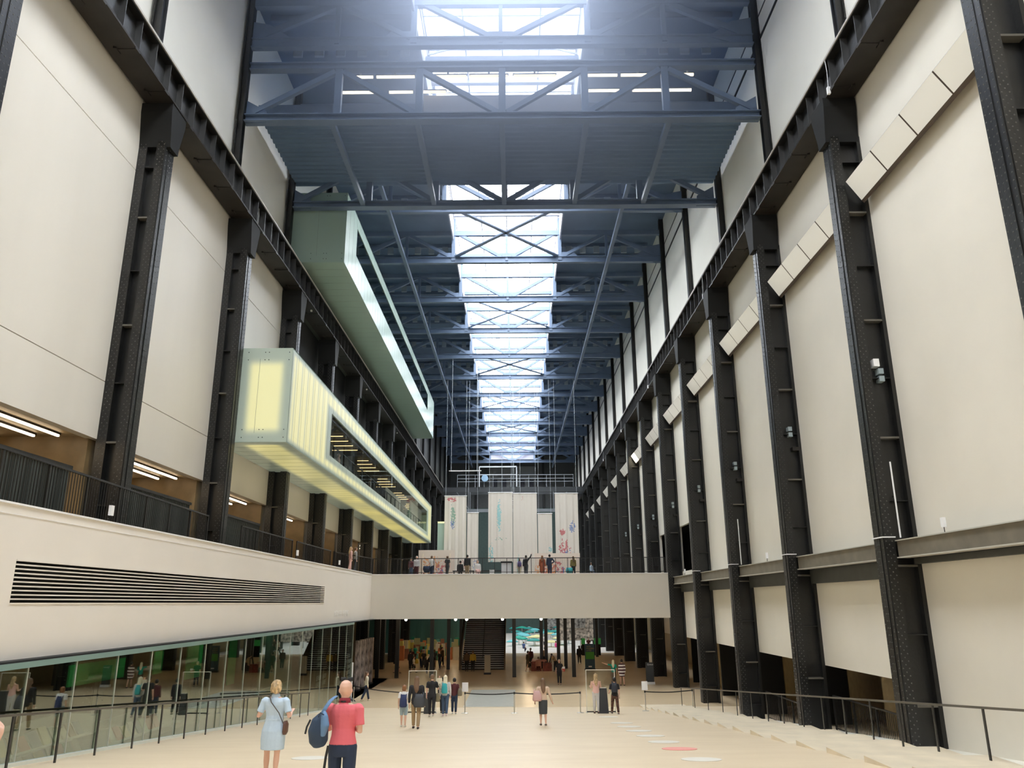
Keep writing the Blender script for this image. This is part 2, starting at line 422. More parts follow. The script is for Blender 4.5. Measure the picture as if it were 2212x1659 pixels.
# ------------------------------------------------------------------ roof trusses
def truss():
    r = empty('roof_truss', (XC, 0, 32.5))
    B, T = 32.72, 35.15
    o = (XC, 0, 32.5)
    MB().box(-13.1, 12.0, -0.17, 0.17, 32.5, 32.56).box(-13.1, 12.0, -0.03, 0.03, 32.56, 33.0).box(-13.1, 12.0, -0.17, 0.17, 33.0, 33.05).build('bottom_chord', ROOFST, r, off=o)
    MB().box(-13.1, 12.0, -0.15, 0.15, T - 0.2, T + 0.2).build('top_chord', ROOFST, r, off=o)
    def br(a, b, w=0.26):
        MB().beam((XC + a[0], 0, a[1]), (XC + b[0], 0, b[1]), w, 0.2, up=(0, 1, 0)).build('brace', ROOFST, r, off=o)
    for s in (-1, 1):
        br((s * 4.0, T), (s * 0.45, B + .35)); br((s * 4.5, B + .3), (s * 8.2, T)); br((s * 8.2, T), (s * 12.2, B + .4), 0.34)
        br((s * 8.2, B), (s * 8.2, T), 0.22); br((s * 4.36, B), (s * 4.36, 36.5), 0.3)
        MB().prism([(XC + s * 4.5, 33.0), (XC + s * 5.9, 33.0), (XC + s * 5.5, 33.45), (XC + s * 4.5, 33.45)], 1, -0.04, 0.04).build('gusset', ROOFST, r, off=o)
        MB().prism([(XC + s * 12.6, 32.5), (XC + s * 12.6, 34.1), (XC + s * 11.6, 33.9), (XC + s * 10.4, 33.0), (XC + s * 12.2, 32.4)], 1, -0.05, 0.05).build('gusset', ROOFST, r, off=o)
    br((0, B), (0, T), 0.2)
    MB().prism([(XC - 1.0, 33.0), (XC + 1.0, 33.0), (XC + 0.6, 33.4), (XC - 0.6, 33.4)], 1, -0.05, 0.05).build('gusset', ROOFST, r, off=o)
    return r
tr = truss(); tr.location.y = yc(1)
tag(tr, 'grey steel roof truss nearest to the viewer', 'truss', 'roof trusses')
for k in range(2, 17):
    c = copy_tree(tr); c.location.y = yc(k); c['label'] = 'grey steel roof truss, %s away from the viewer' % ORD[k - 1]
for k in range(4, 16, 2):
    t = thing('cross_bracing', 'flat cross bracing of bars below the skylight, %s bay from the viewer' % ORD[k], 'bracing', (XC, yc(k), 33), 'cross bracing below the skylight')
    for s in (-1, 1):
        MB().beam((XC - s * 4.2, yc(k), 33.1), (XC + s * 4.2, yc(k + 1), 33.1), 0.16 if k % 4 else 0.3, 0.1).build('bar', ROOFST, t)
for x, lb in ((XC - 8.2, 'left'), (XC + 8.2, 'right')):
    t = thing('tie_beam', 'long steel tie beam running under the trusses, %s of the skylight' % lb, 'beam', (x, 40, 32.4))
    MB().box(x - .13, x + .13, 42.0, 156, 32.25, 32.5).build('beam', ROOFST, t)
# purlins between trusses
for k in range(1, 17):
    t = thing('purlin', 'steel roof purlin running across the roof, %s bay from the viewer' % ORD[k], 'beam', (XC, yc(k) + 4, 35.9), 'roof purlins')
    g = MB()
    for q in (2.1, 4.25, 6.4):
        for s in (-1, 1): g.box(XC + s * 4.47, XC + s * 12.4, yc(k) + q - .09, yc(k) + q + .09, 35.95, 36.295)
    g.box(XC - 4.3, XC + 4.3, yc(k) + 4.1, yc(k) + 4.4, 35.0, 35.3)
    g.build('beam', ROOFST, t)
    for s in (-1, 1):
        for q in range(6): MB().box(XC + s * (5.2 + q * 1.2), XC + s * (5.7 + q * 1.2), yc(k) + 4.0, yc(k) + 4.16, 35.3, 35.95).build('packer', mat('pale_packer', (0.3, 0.36, 0.42), 0.5), t)

# lower deep frames and the corrugated deck they carry
def deep_frame(y, lab):
    t = thing('deep_frame', lab, 'truss', (XC, y, 28.3), 'deep frames under the corrugated deck')
    MB().box(-13.1, 12.0, y - .25, y + .25, 28.33, 28.38).box(-13.1, 12.0, y - .04, y + .04, 28.38, 28.66).box(-13.1, 12.0, y - .25, y + .25, 28.66, 28.71).build('bottom_chord', ROOFST, t)
    MB().box(-13.1, 12.0, y - .2, y + .2, 31.3, 31.36).box(-13.1, 12.0, y - .04, y + .04, 31.36, 31.66).box(-13.1, 12.0, y - .2, y + .2, 31.62, 31.68).build('top_chord', ROOFST, t)
    for x in (-8.6, -4.6, -.53, 3.53, 7.5):
        MB().box(x - .17, x + .17, y - .14, y + .14, 28.7, 31.3).build('upright', ROOFST, t)
    for a, b in (((-4.5, 31.2), (-.75, 28.8)), ((3.4, 31.2), (-.3, 28.8)), ((-8.4, 31.2), (-4.8, 28.8)), ((7.3, 31.2), (3.7, 28.8)), ((-12.7, 28.9), (-8.8, 31.2)), ((11.7, 28.9), (7.7, 31.2))):
        MB().beam((a[0], y, a[1]), (b[0], y, b[1]), 0.26, 0.22, up=(0, 1, 0)).build('brace', ROOFST, t)
    for s in (-1, 1):
        e = XC + s * 12.5
        MB().prism([(e, 28.3), (e, 29.6), (e - s * 1.0, 29.0), (e - s * 1.1, 28.3)], 1, y - .05, y + .05).build('gusset', ROOFST, t)
deep_frame(32.6, 'deep steel frame spanning the hall at the near edge of the corrugated deck')
deep_frame(41.1, 'deep steel frame spanning the hall at the far edge of the corrugated deck')
t = thing('corrugated_deck', 'corrugated metal deck, tinted blue for lens veil, hung high between two deep frames', 'deck', (XC, 34.3, 30.1))
g = MB(); y = 34.4; n = 0; pts = []
while y < 41.2:
    pts += [(y, 30.1), (y + .12, 30.0), (y + .25, 30.0), (y + .37, 30.1)]; y += .45
v = []; 
for x in (-13.1, 12.0): v += [(x, p[0], p[1]) for p in pts]
N = len(pts); g.add(v, [(i, i + 1, N + i + 1, N + i) for i in range(N - 1)])
g.box(-13.1, 12.0, 34.3, 41.2, 30.12, 30.2)
g.build('soffit', mat('deck_veil_blue', (0.11, 0.18, 0.29), 0.5, var=0.08, scale=0.6), t)  # deck underside tinted blue in place of the lens veil
MB().box(-4.6, 3.7, 34.2, 34.3, 30.0, 31.0).build('upstand', mat('deck_upstand', (0.42, 0.43, 0.48), 0.5), t)
MB().box(-13.1, -4.6, 34.2, 34.3, 30.0, 30.5).build('edge_beam', ROOFST, t); MB().box(3.7, 12, 34.2, 34.3, 30.0, 30.5).build('edge_beam', ROOFST, t)
for x in (-8.9, -4.7, -.55, 3.6, 7.65):
    MB().box(x - .13, x + .13, 32.8, 40.9, 28.4, 28.66).build('tie', ROOFST, t)
def batten(x0, x1, y, z, lab, grp, m=FLUO2):
    t = thing('strip_lamp', lab, 'lamp', ((x0 + x1) / 2, y, z), grp)
    MB().box(x0, x1, y - .06, y + .06, z + .07, z + .13).build('housing', ROOFST, t); MB().box((x0 + x1) / 2 - .05, (x0 + x1) / 2 + .05, y - .4 if y < 33.5 else y, y if y < 33.5 else y + .25, z + .08, z + .12).build('bracket', ROOFST, t)
    MB().box(x0 + .04, x1 - .04, y - .05, y + .05, z - .04, z + .07).build('tube', m, t)
BR = emis('bright_strip', (1.0, 0.85, 0.6), 1.6)
for i, (a, b) in enumerate([(-8.28, -7.0), (-6.9, -4.9), (-4.2, -2.3), (-2.2, -.2), (0, 2.2), (3.6, 5.3), (5.4, 7.15), (8.38, 9.13)]):
    batten(a, b, 33.1, 31.28, 'glowing strip lamp in the upper row near the corrugated deck, %s from left' % ORD[i], 'upper row of strip lamps', BR)
for i, (a, b) in enumerate([(-9.06, -7.1), (-6.4, -5.1), (-5.0, -3.4), (3.5, 5.5), (6.1, 7.8), (7.9, 9.2)]):
    batten(a, b, 34.0, 31.05, 'glowing strip lamp in the lower row near the corrugated deck, %s from left' % ORD[i], 'lower row of strip lamps', BR)

# ------------------------------------------------------------------ tilted light boxes on the right wall
LBX = mat('lightbox_diffuser', (0.80, 0.80, 0.77), 0.16, bump=1.0, bscale=0.7, emit=(1, 0.97, 0.86), estr=0.12, spec=0.8)
LBON = emis('lit_diffuser', (1.0, 0.88, 0.6), 2.5)
BRWN = mat('brown_frame', (0.10, 0.075, 0.06), 0.5)
for k in range(0, 13):
    a, b = yc(k) + 0.4, yc(k + 1) - 0.5
    x1, z1, x2, z2 = 11.33, 19.52, 11.78, 18.82
    t = thing('light_box', 'tilted white light box on the right wall, %s from the viewer%s' % (ORD[k], ', partly lit' if k == 6 else ''), 'lamp', (11.5, a, 19), 'tilted light boxes on the right wall')
    MB().prism([(x1, z1), (x1 + .07, z1 + .1), (x2 + .35, z2 + .2), (x2 + .07, z2 - .1), (x2, z2 - .02)], 1, a, b).build('housing', BRWN, t)
    n = 4; L = (b - a) / n
    for i in range(n):
        o = MB(); p, q = a + L * i + .03, a + L * (i + 1) - .03
        dx, dz = -0.02, -0.015
        o.add([(x1 + dx, p, z1 + dz), (x2 + dx, p, z2 + dz), (x2 + dx, q, z2 + dz), (x1 + dx, q, z1 + dz)], [(0, 1, 2, 3)])
        o.build('diffuser', LBON if (k == 6 and i == 3) else LBX, t)
    MB().prism([(x1, z1), (x1 + .05, z1 + .1), (x2 + .07, z2 - .08), (x2, z2)], 1, a - .02, a - .005).build('end_cap', WHITE, t)

# ------------------------------------------------------------------ left gallery front and the bridge
g = MB()
zt, zb = 7.82, 4.69
lv = (16.55, 43.7, 5.82, 6.7)
g.box(-10.8, -10.5, -9, lv[0], zb, zt).box(-10.8, -10.5, lv[1], 57.75, zb, zt)
g.box(-10.8, -10.5, lv[0], lv[1], zb, lv[2]).box(-10.8, -10.5, lv[0], lv[1], lv[3], zt)
struct('wall_left_gallery', g, FASCIA)
struct('floor_gallery', MB().box(-19, -10.6, -9, 97, 7.5, 7.78), BRASSY)
struct('trim_4', MB().box(-10.53, -10.47, -9, 57.75, 7.82, 7.86).box(-10.495, -10.485, -9, 57.7, 7.62, 7.625), WHITE)
t = thing('louvre_grille', 'long white slatted air grille set into the left gallery wall', 'grille', (-10.5, 16.6, 5.8))
MB().box(-10.79, -10.7, lv[0], lv[1], lv[2], lv[3]).build('backing', DARK, t)
g = MB(); n = 10
for i in range(n + 1):
    z = lv[2] + (lv[3] - lv[2]) * i / n
    g.box(-10.57, -10.485, lv[0], lv[1], z - .014, z + .014)
g.build('slats', FASCIA, t)
t = thing('wall_sign', 'faint white letters NATALIE BELL BUILDING on the pale gallery wall', 'lettering', (-10.49, 47, 5.2))
def text(s, name, m, parent, size, loc, rot, ext=0.003, align='LEFT', sx=1.0):
    c = bpy.data.curves.new(name, 'FONT'); c.body = s; c.size = size; c.extrude = ext; c.align_x = align; c.resolution_u = 2
    q = bpy.data.objects.new(name + '_curve', c); COL.objects.link(q)
    dg = bpy.context.evaluated_depsgraph_get(); me = bpy.data.meshes.new_from_object(q.evaluated_get(dg))
    bpy.data.objects.remove(q); bpy.data.curves.remove(c)
    o = bpy.data.objects.new(name, me); COL.objects.link(o); me.materials.clear(); me.materials.append(m)
    l = root_loc(parent); o.parent = parent
    o.location = (loc[0] - l.x, loc[1] - l.y, loc[2] - l.z); o.rotation_euler = rot; o.scale = (sx, 1, 1)
    return o
text('NATALIE BELL BUILDING', 'letters', mat('white_letters', (0.95, 0.93, 0.90), 0.4), t, 0.5, (-10.49, 46.3, 5.05), (PI / 2, 0, PI / 2), sx=0.7)
# black soffit line + glass wall of the shop
struct('trim_5', MB().box(-10.5, -10.19, -9, 57.75, 4.65, 4.69), DARK)
SHOPG = glass('shop_glass', (0.78, 0.85, 0.79), 0.22)
GEDGE = mat('glass_edge', (0.55, 0.56, 0.48), 0.2, spec=0.8)
ym = [-9, 15.2, 17.06, 18.92, 20.85, 22.77, 24.73, 26.68, 28.6, 30.6, 32.6, 34.6, 36.6, 38.6, 40.6, 42.6, 44.6, 46.6, 48.6, 50.6]
t = empty('window_shop'); t['kind'] = 'structure'
for i in range(len(ym) - 1):
    a, b = ym[i] + .01, ym[i + 1] - .01
    g = MB(); g.prism([(a, ramp(a) - .02), (b, ramp(b) - .02), (b, 4.65), (a, 4.65)], 0, -10.21, -10.19)
    g.build('pane', SHOPG, t)
    MB().box(-10.21, -10.18, b - .002, b + .014, ramp(b), 4.65).build('joint', GEDGE, t)
MB().prism([(-9, ramp(-9) - .05), (47.7, -.05), (50.6, -.05), (50.6, .06), (47.7, .06), (-9, ramp(-9) + .08)], 0, -10.25, -10.1).build('kerb', mat('glass_kerb', (0.7, 0.74, 0.68), 0.3), t)
MB().box(-10.19, -10.16, -9, 50.6, 4.53, 4.65).build('head_rail', mat('teal_head', (0.20, 0.31, 0.28), 0.4), t)
# shop interior
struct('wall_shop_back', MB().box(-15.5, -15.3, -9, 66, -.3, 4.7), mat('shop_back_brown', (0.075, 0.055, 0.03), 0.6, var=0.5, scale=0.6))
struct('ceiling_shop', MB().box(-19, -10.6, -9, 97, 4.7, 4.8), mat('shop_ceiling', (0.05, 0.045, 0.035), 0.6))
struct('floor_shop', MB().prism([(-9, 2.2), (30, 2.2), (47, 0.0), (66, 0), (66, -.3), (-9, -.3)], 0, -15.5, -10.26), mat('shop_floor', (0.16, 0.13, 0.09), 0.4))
GREEN = mat('green_banner', (0.01, 0.30, 0.10), 0.5); TEAL = mat('deep_teal_panel', (0.01, 0.13, 0.10), 0.35)
for i, (a, b, z0, z1) in enumerate([(21.6, 24.6, 3.7, 4.25), (29.2, 30.6, 3.2, 4.4), (33.5, 34.3, 2.6, 4.4), (26.6, 27.2, 3.6, 4.3)]):
    t = thing('green_banner', 'bright green banner hung inside the glass shop, %s from the viewer' % ORD[i], 'banner', (-11.8, a, z0), 'green banners in the shop')
    MB().box(-11.85, -11.8, a, b, z0, z1).build('cloth', mat('bright_green', (0.02, 0.42, 0.12), 0.5, emit=(0.02, 0.5, 0.14), estr=.0), t)
    MB().box(-11.86, -11.79, a - .02, b + .02, z1, z1 + .04).build('rod', STEEL, t); MB().box(-11.84, -11.81, a + .1, a + .13, z1, 4.71).build('hanger', STEEL, t)
t = thing('teal_panel', 'tall deep teal panel standing inside the glass shop', 'panel', (-11.6, 37, 0.9))
MB().box(-11.65, -11.6, 36.8, 42.2, 0.9, 4.35).build('board', TEAL, t); MB().box(-11.6, -11.56, 39.4, 39.46, 0.9, 4.35).box(-11.6, -11.56, 36.8, 42.2, 2.0, 2.05).build('mullion', GEDGE, t)
for i, y in enumerate((14.5, 19.5, 24.5, 30.0, 36.0, 42.0)):
    t = thing('strip_lamp', 'slim warm lamp under the shop ceiling behind the glass, %s from the viewer' % ORD[i], 'lamp', (-11.2, y, 4.6), 'slim lamps in the shop')
    MB().box(-11.24, -11.16, y, y + 2.6, 4.63, 4.7).build('housing', STEEL_B, t); MB().box(-11.22, -11.18, y + .05, y + 2.55, 4.59, 4.63).build('tube', emis('shop_tube', (1, .82, .55), 7), t)
# book displays
cols = [(0.75, 0.62, 0.35), (0.72, 0.66, 0.52), (0.22, 0.28, 0.33), (0.62, 0.25, 0.2), (0.8, 0.76, 0.66), (0.45, 0.55, 0.42), (0.78, 0.72, 0.4), (0.42, 0.3, 0.22)]
BOOKM = [mat('book_cover_%d' % i, c, 0.5) for i, c in enumerate(cols)]
cn = ['ochre', 'cream', 'slate blue', 'brick red', 'off white', 'sage green', 'pale yellow', 'brown']
for j, (a, b) in enumerate([(15.6, 20.9), (21.6, 25.4), (26.2, 30.6)]):
    zb0 = ramp((a + b) / 2) - 0.35
    t = thing('book_shelf', 'low white display shelf of books behind the shop glass, %s from the viewer' % ORD[j], 'shelf', (-10.9, a, zb0), 'display shelves in the shop')
    t.location.z = zb0
    MB().box(-11.3, -10.55, a, b, zb0 + .02, zb0 + .06).box(-11.3, -10.55, a, b, zb0 + .5, zb0 + .53).build('shelf_board', mat('shelf_grey', (0.5, 0.5, 0.44), 0.5), t)
    MB().box(-11.34, -11.3, a, b, zb0 - .1, zb0 + 1.0).build('back_panel', mat('shelf_grey', (0.5, 0.5, 0.44), 0.5), t)
    MB().box(-11.34, -10.55, a - .04, a, zb0 - .1, zb0 + .95).box(-11.34, -10.55, b, b + .04, zb0 - .1, zb0 + .95).build('end_panel', mat('shelf_end', (0.6, 0.62, 0.55), 0.5), t)
    MB().box(-11.3, -10.6, a, b, zb0 - .1, zb0 + .02).build('plinth', STEEL_B, t)
    for lvl in (0.06, 0.53):
        y = a + .15; q = 0
        while y < b - .35:
            wd = random.uniform(.22, .36); h = random.uniform(.26, .37); c = random.randrange(8)
            g = MB(); z0 = zb0 + lvl
            g.add([(-10.72, y, z0), (-10.72, y + wd, z0), (-10.92, y + wd, z0 + h), (-10.92, y, z0 + h), (-10.76, y, z0), (-10.76, y + wd, z0), (-10.96, y + wd, z0 + h), (-10.96, y, z0 + h)],
                  [(0, 1, 2, 3), (7, 6, 5, 4), (0, 4, 5, 1), (2, 6, 7, 3), (1, 5, 6, 2), (0, 3, 7, 4)])
            o = g.build('book', BOOKM[c])
            tag(o, '%s book on %s board of the %s display shelf, %s from near end' % (cn[c], 'lower' if lvl < .3 else 'upper', ORD[j], ORD[min(q, 17)]), 'book', 'books shown in the shop')
            y += wd + random.uniform(.04, .12); q += 1
for i, y in enumerate((33.5, 45.2)):
    t = thing('shop_counter', 'dark %s counter inside the glass shop' % ('nearer' if i == 0 else 'farther'), 'counter', (-11.4, y, 1.0 if i == 0 else 0.0))
    z = 1.05 if i == 0 else 0.02
    MB().box(-11.9, -11.0, y, y + 1.7, z, z + .95).build('body', mat('counter_dark', (0.03, 0.04, 0.035), 0.4), t)
    MB().box(-11.95, -10.95, y - .05, y + 1.75, z + .95, z + 1.0).build('top', RUBBER, t)
    MB().box(-11.4, -11.1, y + .2, y + .5, z + 1.0, z + 1.3).box(-11.4, -11.1, y + .9, y + 1.3, z + 1.0, z + 1.28).build('till_screen', RUBBER, t)
AISLE = []
# handrails on the ramp
def ramp_rail(x, ya, yb, posts, lab, name, rh=1.0, tmat=None):
    t = thing(name, lab, 'railing', (x, ya, ramp(ya)))
    g = MB(); g.beam((x, ya, ramp(ya) + rh), (x, yb, ramp(yb) + rh), .055, .045); g.build('top_rail', tmat or STEEL, t)
    for y in posts:
        MB().box(x - .012, x + .012, y - .03, y + .03, ramp(y) - .04 if x < 0 else ramp(y) - .2, ramp(y) + rh - .02).build('post', STEEL, t)
    return t
RAILM = mat('rail_top_steel', (0.16, 0.15, 0.13), 0.3, metal=0.6)
ramp_rail(-9.7, 12.0, 38.6, [14.2, 16.0, 17.66, 19.28, 21.1, 22.67, 24.34, 26.0, 27.7, 29.4, 31.1, 32.8, 34.5, 35.6, 37.1, 38.55], 'low black steel handrail on the ramp in front of the shop glass', 'handrail', 1.0, RAILM)
ramp_rail(9.22, 11.0, 46.5, [13.0, 14.8, 16.48, 18.45, 20.1, 21.71, 23.47, 25.1, 26.86, 28.82, 30.6, 32.6, 34.8, 37.2, 40.0, 43.0, 46.3], 'low black steel handrail beside the stepped landing on the right', 'handrail', 1.03, RAILM)

for k in (1, 2):
    z = ramp(yc(k + 1)) - .3
    AISLE.append((k, z))
# bridge
t = thing('footbridge', 'pale concrete bridge crossing the full width of the hall', 'bridge', (XC, 57.75, 4.69))
MB().box(-10.5, 11.05, 57.75, 58.0, 4.69, 7.78).build('parapet', mat('bridge_shaded_paint', (0.68, 0.64, 0.57), 0.6, var=0.015, scale=0.6), t)  # left fascia's paint, darkened because this front faces away from the light
MB().box(-10.5, 11.0, 58.0, 97, 7.3, 7.7).box(-10.5, 11.0, 58.0, 97, 4.75, 5.0).build('deck', mat('deck_brown', (0.13, 0.10, 0.07), 0.5), t)
MB().box(-10.5, 11.05, 57.72, 58.0, 7.78, 7.83).build('coping', WHITE, t)
def panel_rail(name, lab, p0, p1, z0, z1, n, bars, base=True, solid=None):
    p0 = Vector((*p0, 0)); p1 = Vector((*p1, 0)); t = thing(name, lab, 'railing', (p0.x, p0.y, z0))
    g = MB(); g.beam(p0 + Vector((0, 0, z1)), p1 + Vector((0, 0, z1)), .07, .05); g.build('top_rail', STEEL, t)
    if base: MB().beam(p0 + Vector((0, 0, z0 + .1)), p1 + Vector((0, 0, z0 + .1)), .03, .04).build('bottom_rail', STEEL, t)
    for i in range(n + 1):
        p = p0.lerp(p1, i / n); MB().box(p.x - .025, p.x + .025, p.y - .025, p.y + .025, z0, z1).build('post', STEEL, t)
    for i in range(n):
        g = MB()
        for j in range(1, bars):
            p = p0.lerp(p1, (i + j / bars) / n); g.box(p.x - .008, p.x + .008, p.y - .008, p.y + .008, z0 + .1, z1)
        g.build('infill_bars', STEEL, t)
    return t
panel_rail('bridge_railing', 'black bar railing along the top of the pale bridge', (-10.45, 57.85), (10.9, 57.85), 7.83, 8.93, 24, 10)
panel_rail('gallery_railing', 'black bar railing curving out above the left gallery wall nearest the viewer', (-10.62, 14.0), (-11.45, 28.9), 7.78, 8.95, 8, 14)
for k in range(2, 5):
    panel_rail('gallery_railing', 'black bar railing between left columns, %s span from the viewer' % ORD[k - 1], (-11.55, yc(k) + .4), (-11.55, yc(k + 1) - .4), 7.78, 8.95, 4, 14)
panel_rail('gallery_railing', 'black bar railing joining the left gallery to the bridge', (-11.5, yc(5) - 8), (-10.5, 57.85), 7.78, 8.95, 4, 12)
for k, z in AISLE: panel_rail('aisle_railing', 'dark bar railing between right columns behind the handrail, %s bay' % ORD[k - 1], (12.2, yc(k) + .6), (12.2, yc(k + 1) - .5), z, z + 1.25, 4, 14)
# left gallery back: doors, warm ceiling lamps
struct('ceiling_left_gallery', MB().box(-19, -13.2, -9, 97, 10.85, 10.95), mat('gallery_ceiling', (0.40, 0.32, 0.20), 0.5))
for k in range(-1, 9):
    struct('wall_left_gallery_back', MB().box(-16.6, -16.4, yc(k) - 2.4, yc(k) + 2.2, 7.8, 10.85), BRASSY)
    struct('wall_left_gallery_back', MB().box(-16.6, -13.3, yc(k) - .45, yc(k) + .45, 7.8, 10.85), BRASSY)
    if k < 7:
        for j, (x, z) in enumerate(((-13.95, 10.76), (-14.7, 10.76), (-15.9, 10.76))):
            y = yc(k)
            t = thing('strip_lamp', 'glowing linear lamp under the left gallery ceiling, %s bay, %s row' % (ORD[k + 1], ORD[j]), 'lamp', (x, y + 1, z), 'linear lamps of the left gallery')
            MB().box(x - .05, x + .05, y + .7, y + 7.6, z + .03, z + .08).build('housing', STEEL_B, t)
            MB().box(x - .035, x + .035, y + .75, y + 7.55, z - .03, z + .03).build('tube', FLUO, t)
t = None
for k in (0, 1, 2):
    t = thing('radiator_screen', 'dark ribbed metal screen behind the left railing, %s from the viewer' % ORD[k], 'screen', (-12.9, yc(k) + 4.6, 7.8), 'ribbed screens')
    g = MB(); y = yc(k) + 1.2
    while y < yc(k) + 6.6: g.box(-12.95, -12.85, y, y + .05, 7.82, 9.6); y += .12
    g.build('ribs', mat('ribbed_dark', (0.05, 0.06, 0.055), 0.45), t); MB().box(-12.85, -12.8, yc(k) + 1.2, yc(k) + 6.6, 9.55, 9.65).build('cap', STEEL, t)

# ------------------------------------------------------------------ glowing glass boxes on the left
def box_mat(name, x0, x1, y0, y1, z0, z1, hole, strength, base):
    # backlit glass: lamps behind the panes, dark behind the window frame and the edges
    M = bpy.data.materials.new(name); M.use_nodes = True; nt = M.node_tree; N = nt.nodes; L = nt.links; P = N['Principled BSDF']
    P.inputs['Base Color'].default_value = (*base, 1); P.inputs['Roughness'].default_value = 0.25
    if strength > 0:
        g = N.new('ShaderNodeNewGeometry'); sp = N.new('ShaderNodeSeparateXYZ'); L.new(g.outputs['Position'], sp.inputs[0])
        def mth(op, a, b=None, c=None):
            n = N.new('ShaderNodeMath'); n.operation = op
            for i, v in enumerate((a, b, c)):
                if v is None: continue
                if hasattr(v, 'links'): L.new(v, n.inputs[i])
                else: n.inputs[i].default_value = v
            return n.outputs[0]
        def band(v, a, b, s):  # 1 inside a..b with soft edge s
            r1 = N.new('ShaderNodeMapRange'); r1.interpolation_type = 'SMOOTHSTEP'; r1.inputs[1].default_value = a - s; r1.inputs[2].default_value = a + s; L.new(v, r1.inputs[0])
            r2 = N.new('ShaderNodeMapRange'); r2.interpolation_type = 'SMOOTHSTEP'; r2.inputs[1].default_value = b - s; r2.inputs[2].default_value = b + s; r2.inputs[3].default_value = 1; r2.inputs[4].default_value = 0; L.new(v, r2.inputs[0])
            return mth('MULTIPLY', r1.outputs[0], r2.outputs[0])
        X, Y, Z = sp.outputs
        front = mth('MULTIPLY', band(X, x0 + .35, x1 - .35, .22), band(Z, z0 + .45, z1 - .65, .25))
        isf = mth('LESS_THAN', Y, y0 + .06)
        full = mth('MULTIPLY', band(Z, z0 + .3, z1 - .3, .2), band(Y, y0 + .25, hole[0] - .9, .3))
        topb = mth('MULTIPLY', band(Z, hole[3] + .28, z1 - .22, .14), band(Y, y0 + .25, y1 - .3, .3))
        botb = mth('MULTIPLY', band(Z, z0 + .16, hole[2] - .34, .14), band(Y, y0 + .25, y1 - .3, .3))
        endb = mth('MULTIPLY', band(Z, z0 + .3, z1 - .3, .2), band(Y, hole[1] + 1.0, y1 - .4, .4))
        side = mth('MAXIMUM', mth('MAXIMUM', full, topb), mth('MAXIMUM', botb, endb))
        str_ = mth('ABSOLUTE', mth('SINE', mth('MULTIPLY', Y, PI / 1.02)))
        sm = N.new('ShaderNodeMapRange'); sm.inputs[1].default_value = 0; sm.inputs[2].default_value = .5; sm.inputs[3].default_value = .45; sm.inputs[4].default_value = 1; L.new(str_, sm.inputs[0])
        side = mth('MULTIPLY', side, sm.outputs[0])
        isb = mth('LESS_THAN', Z, z0 + .04)
        bot = mth('MULTIPLY', band(X, x0 + .2, x1 - .45, .25), band(Y, y0 + .5, y1 - .2, .3))
        nz = N.new('ShaderNodeTexNoise'); nz.inputs['Scale'].default_value = .22; L.new(g.outputs['Position'], nz.inputs['Vector'])
        bot = mth('MULTIPLY', bot, mth('ADD', nz.outputs['Fac'], .35))
        v = mth('ADD', mth('MULTIPLY', front, isf), mth('MULTIPLY', side, mth('SUBTRACT', 1.0, isf)))
        v = mth('ADD', mth('MULTIPLY', v, mth('SUBTRACT', 1.0, isb)), mth('MULTIPLY', bot, isb))
        cr = N.new('ShaderNodeValToRGB'); cr.color_ramp.elements[0].color = (0.30, 0.38, 0.33, 1); cr.color_ramp.elements[1].color = (0.98, 0.84, 0.28, 1); L.new(v, cr.inputs[0])
        L.new(cr.outputs[0], P.inputs['Emission Color'])
        L.new(mth('ADD', mth('MULTIPLY', v, strength * .7), strength * .3), P.inputs['Emission Strength'])
    return M
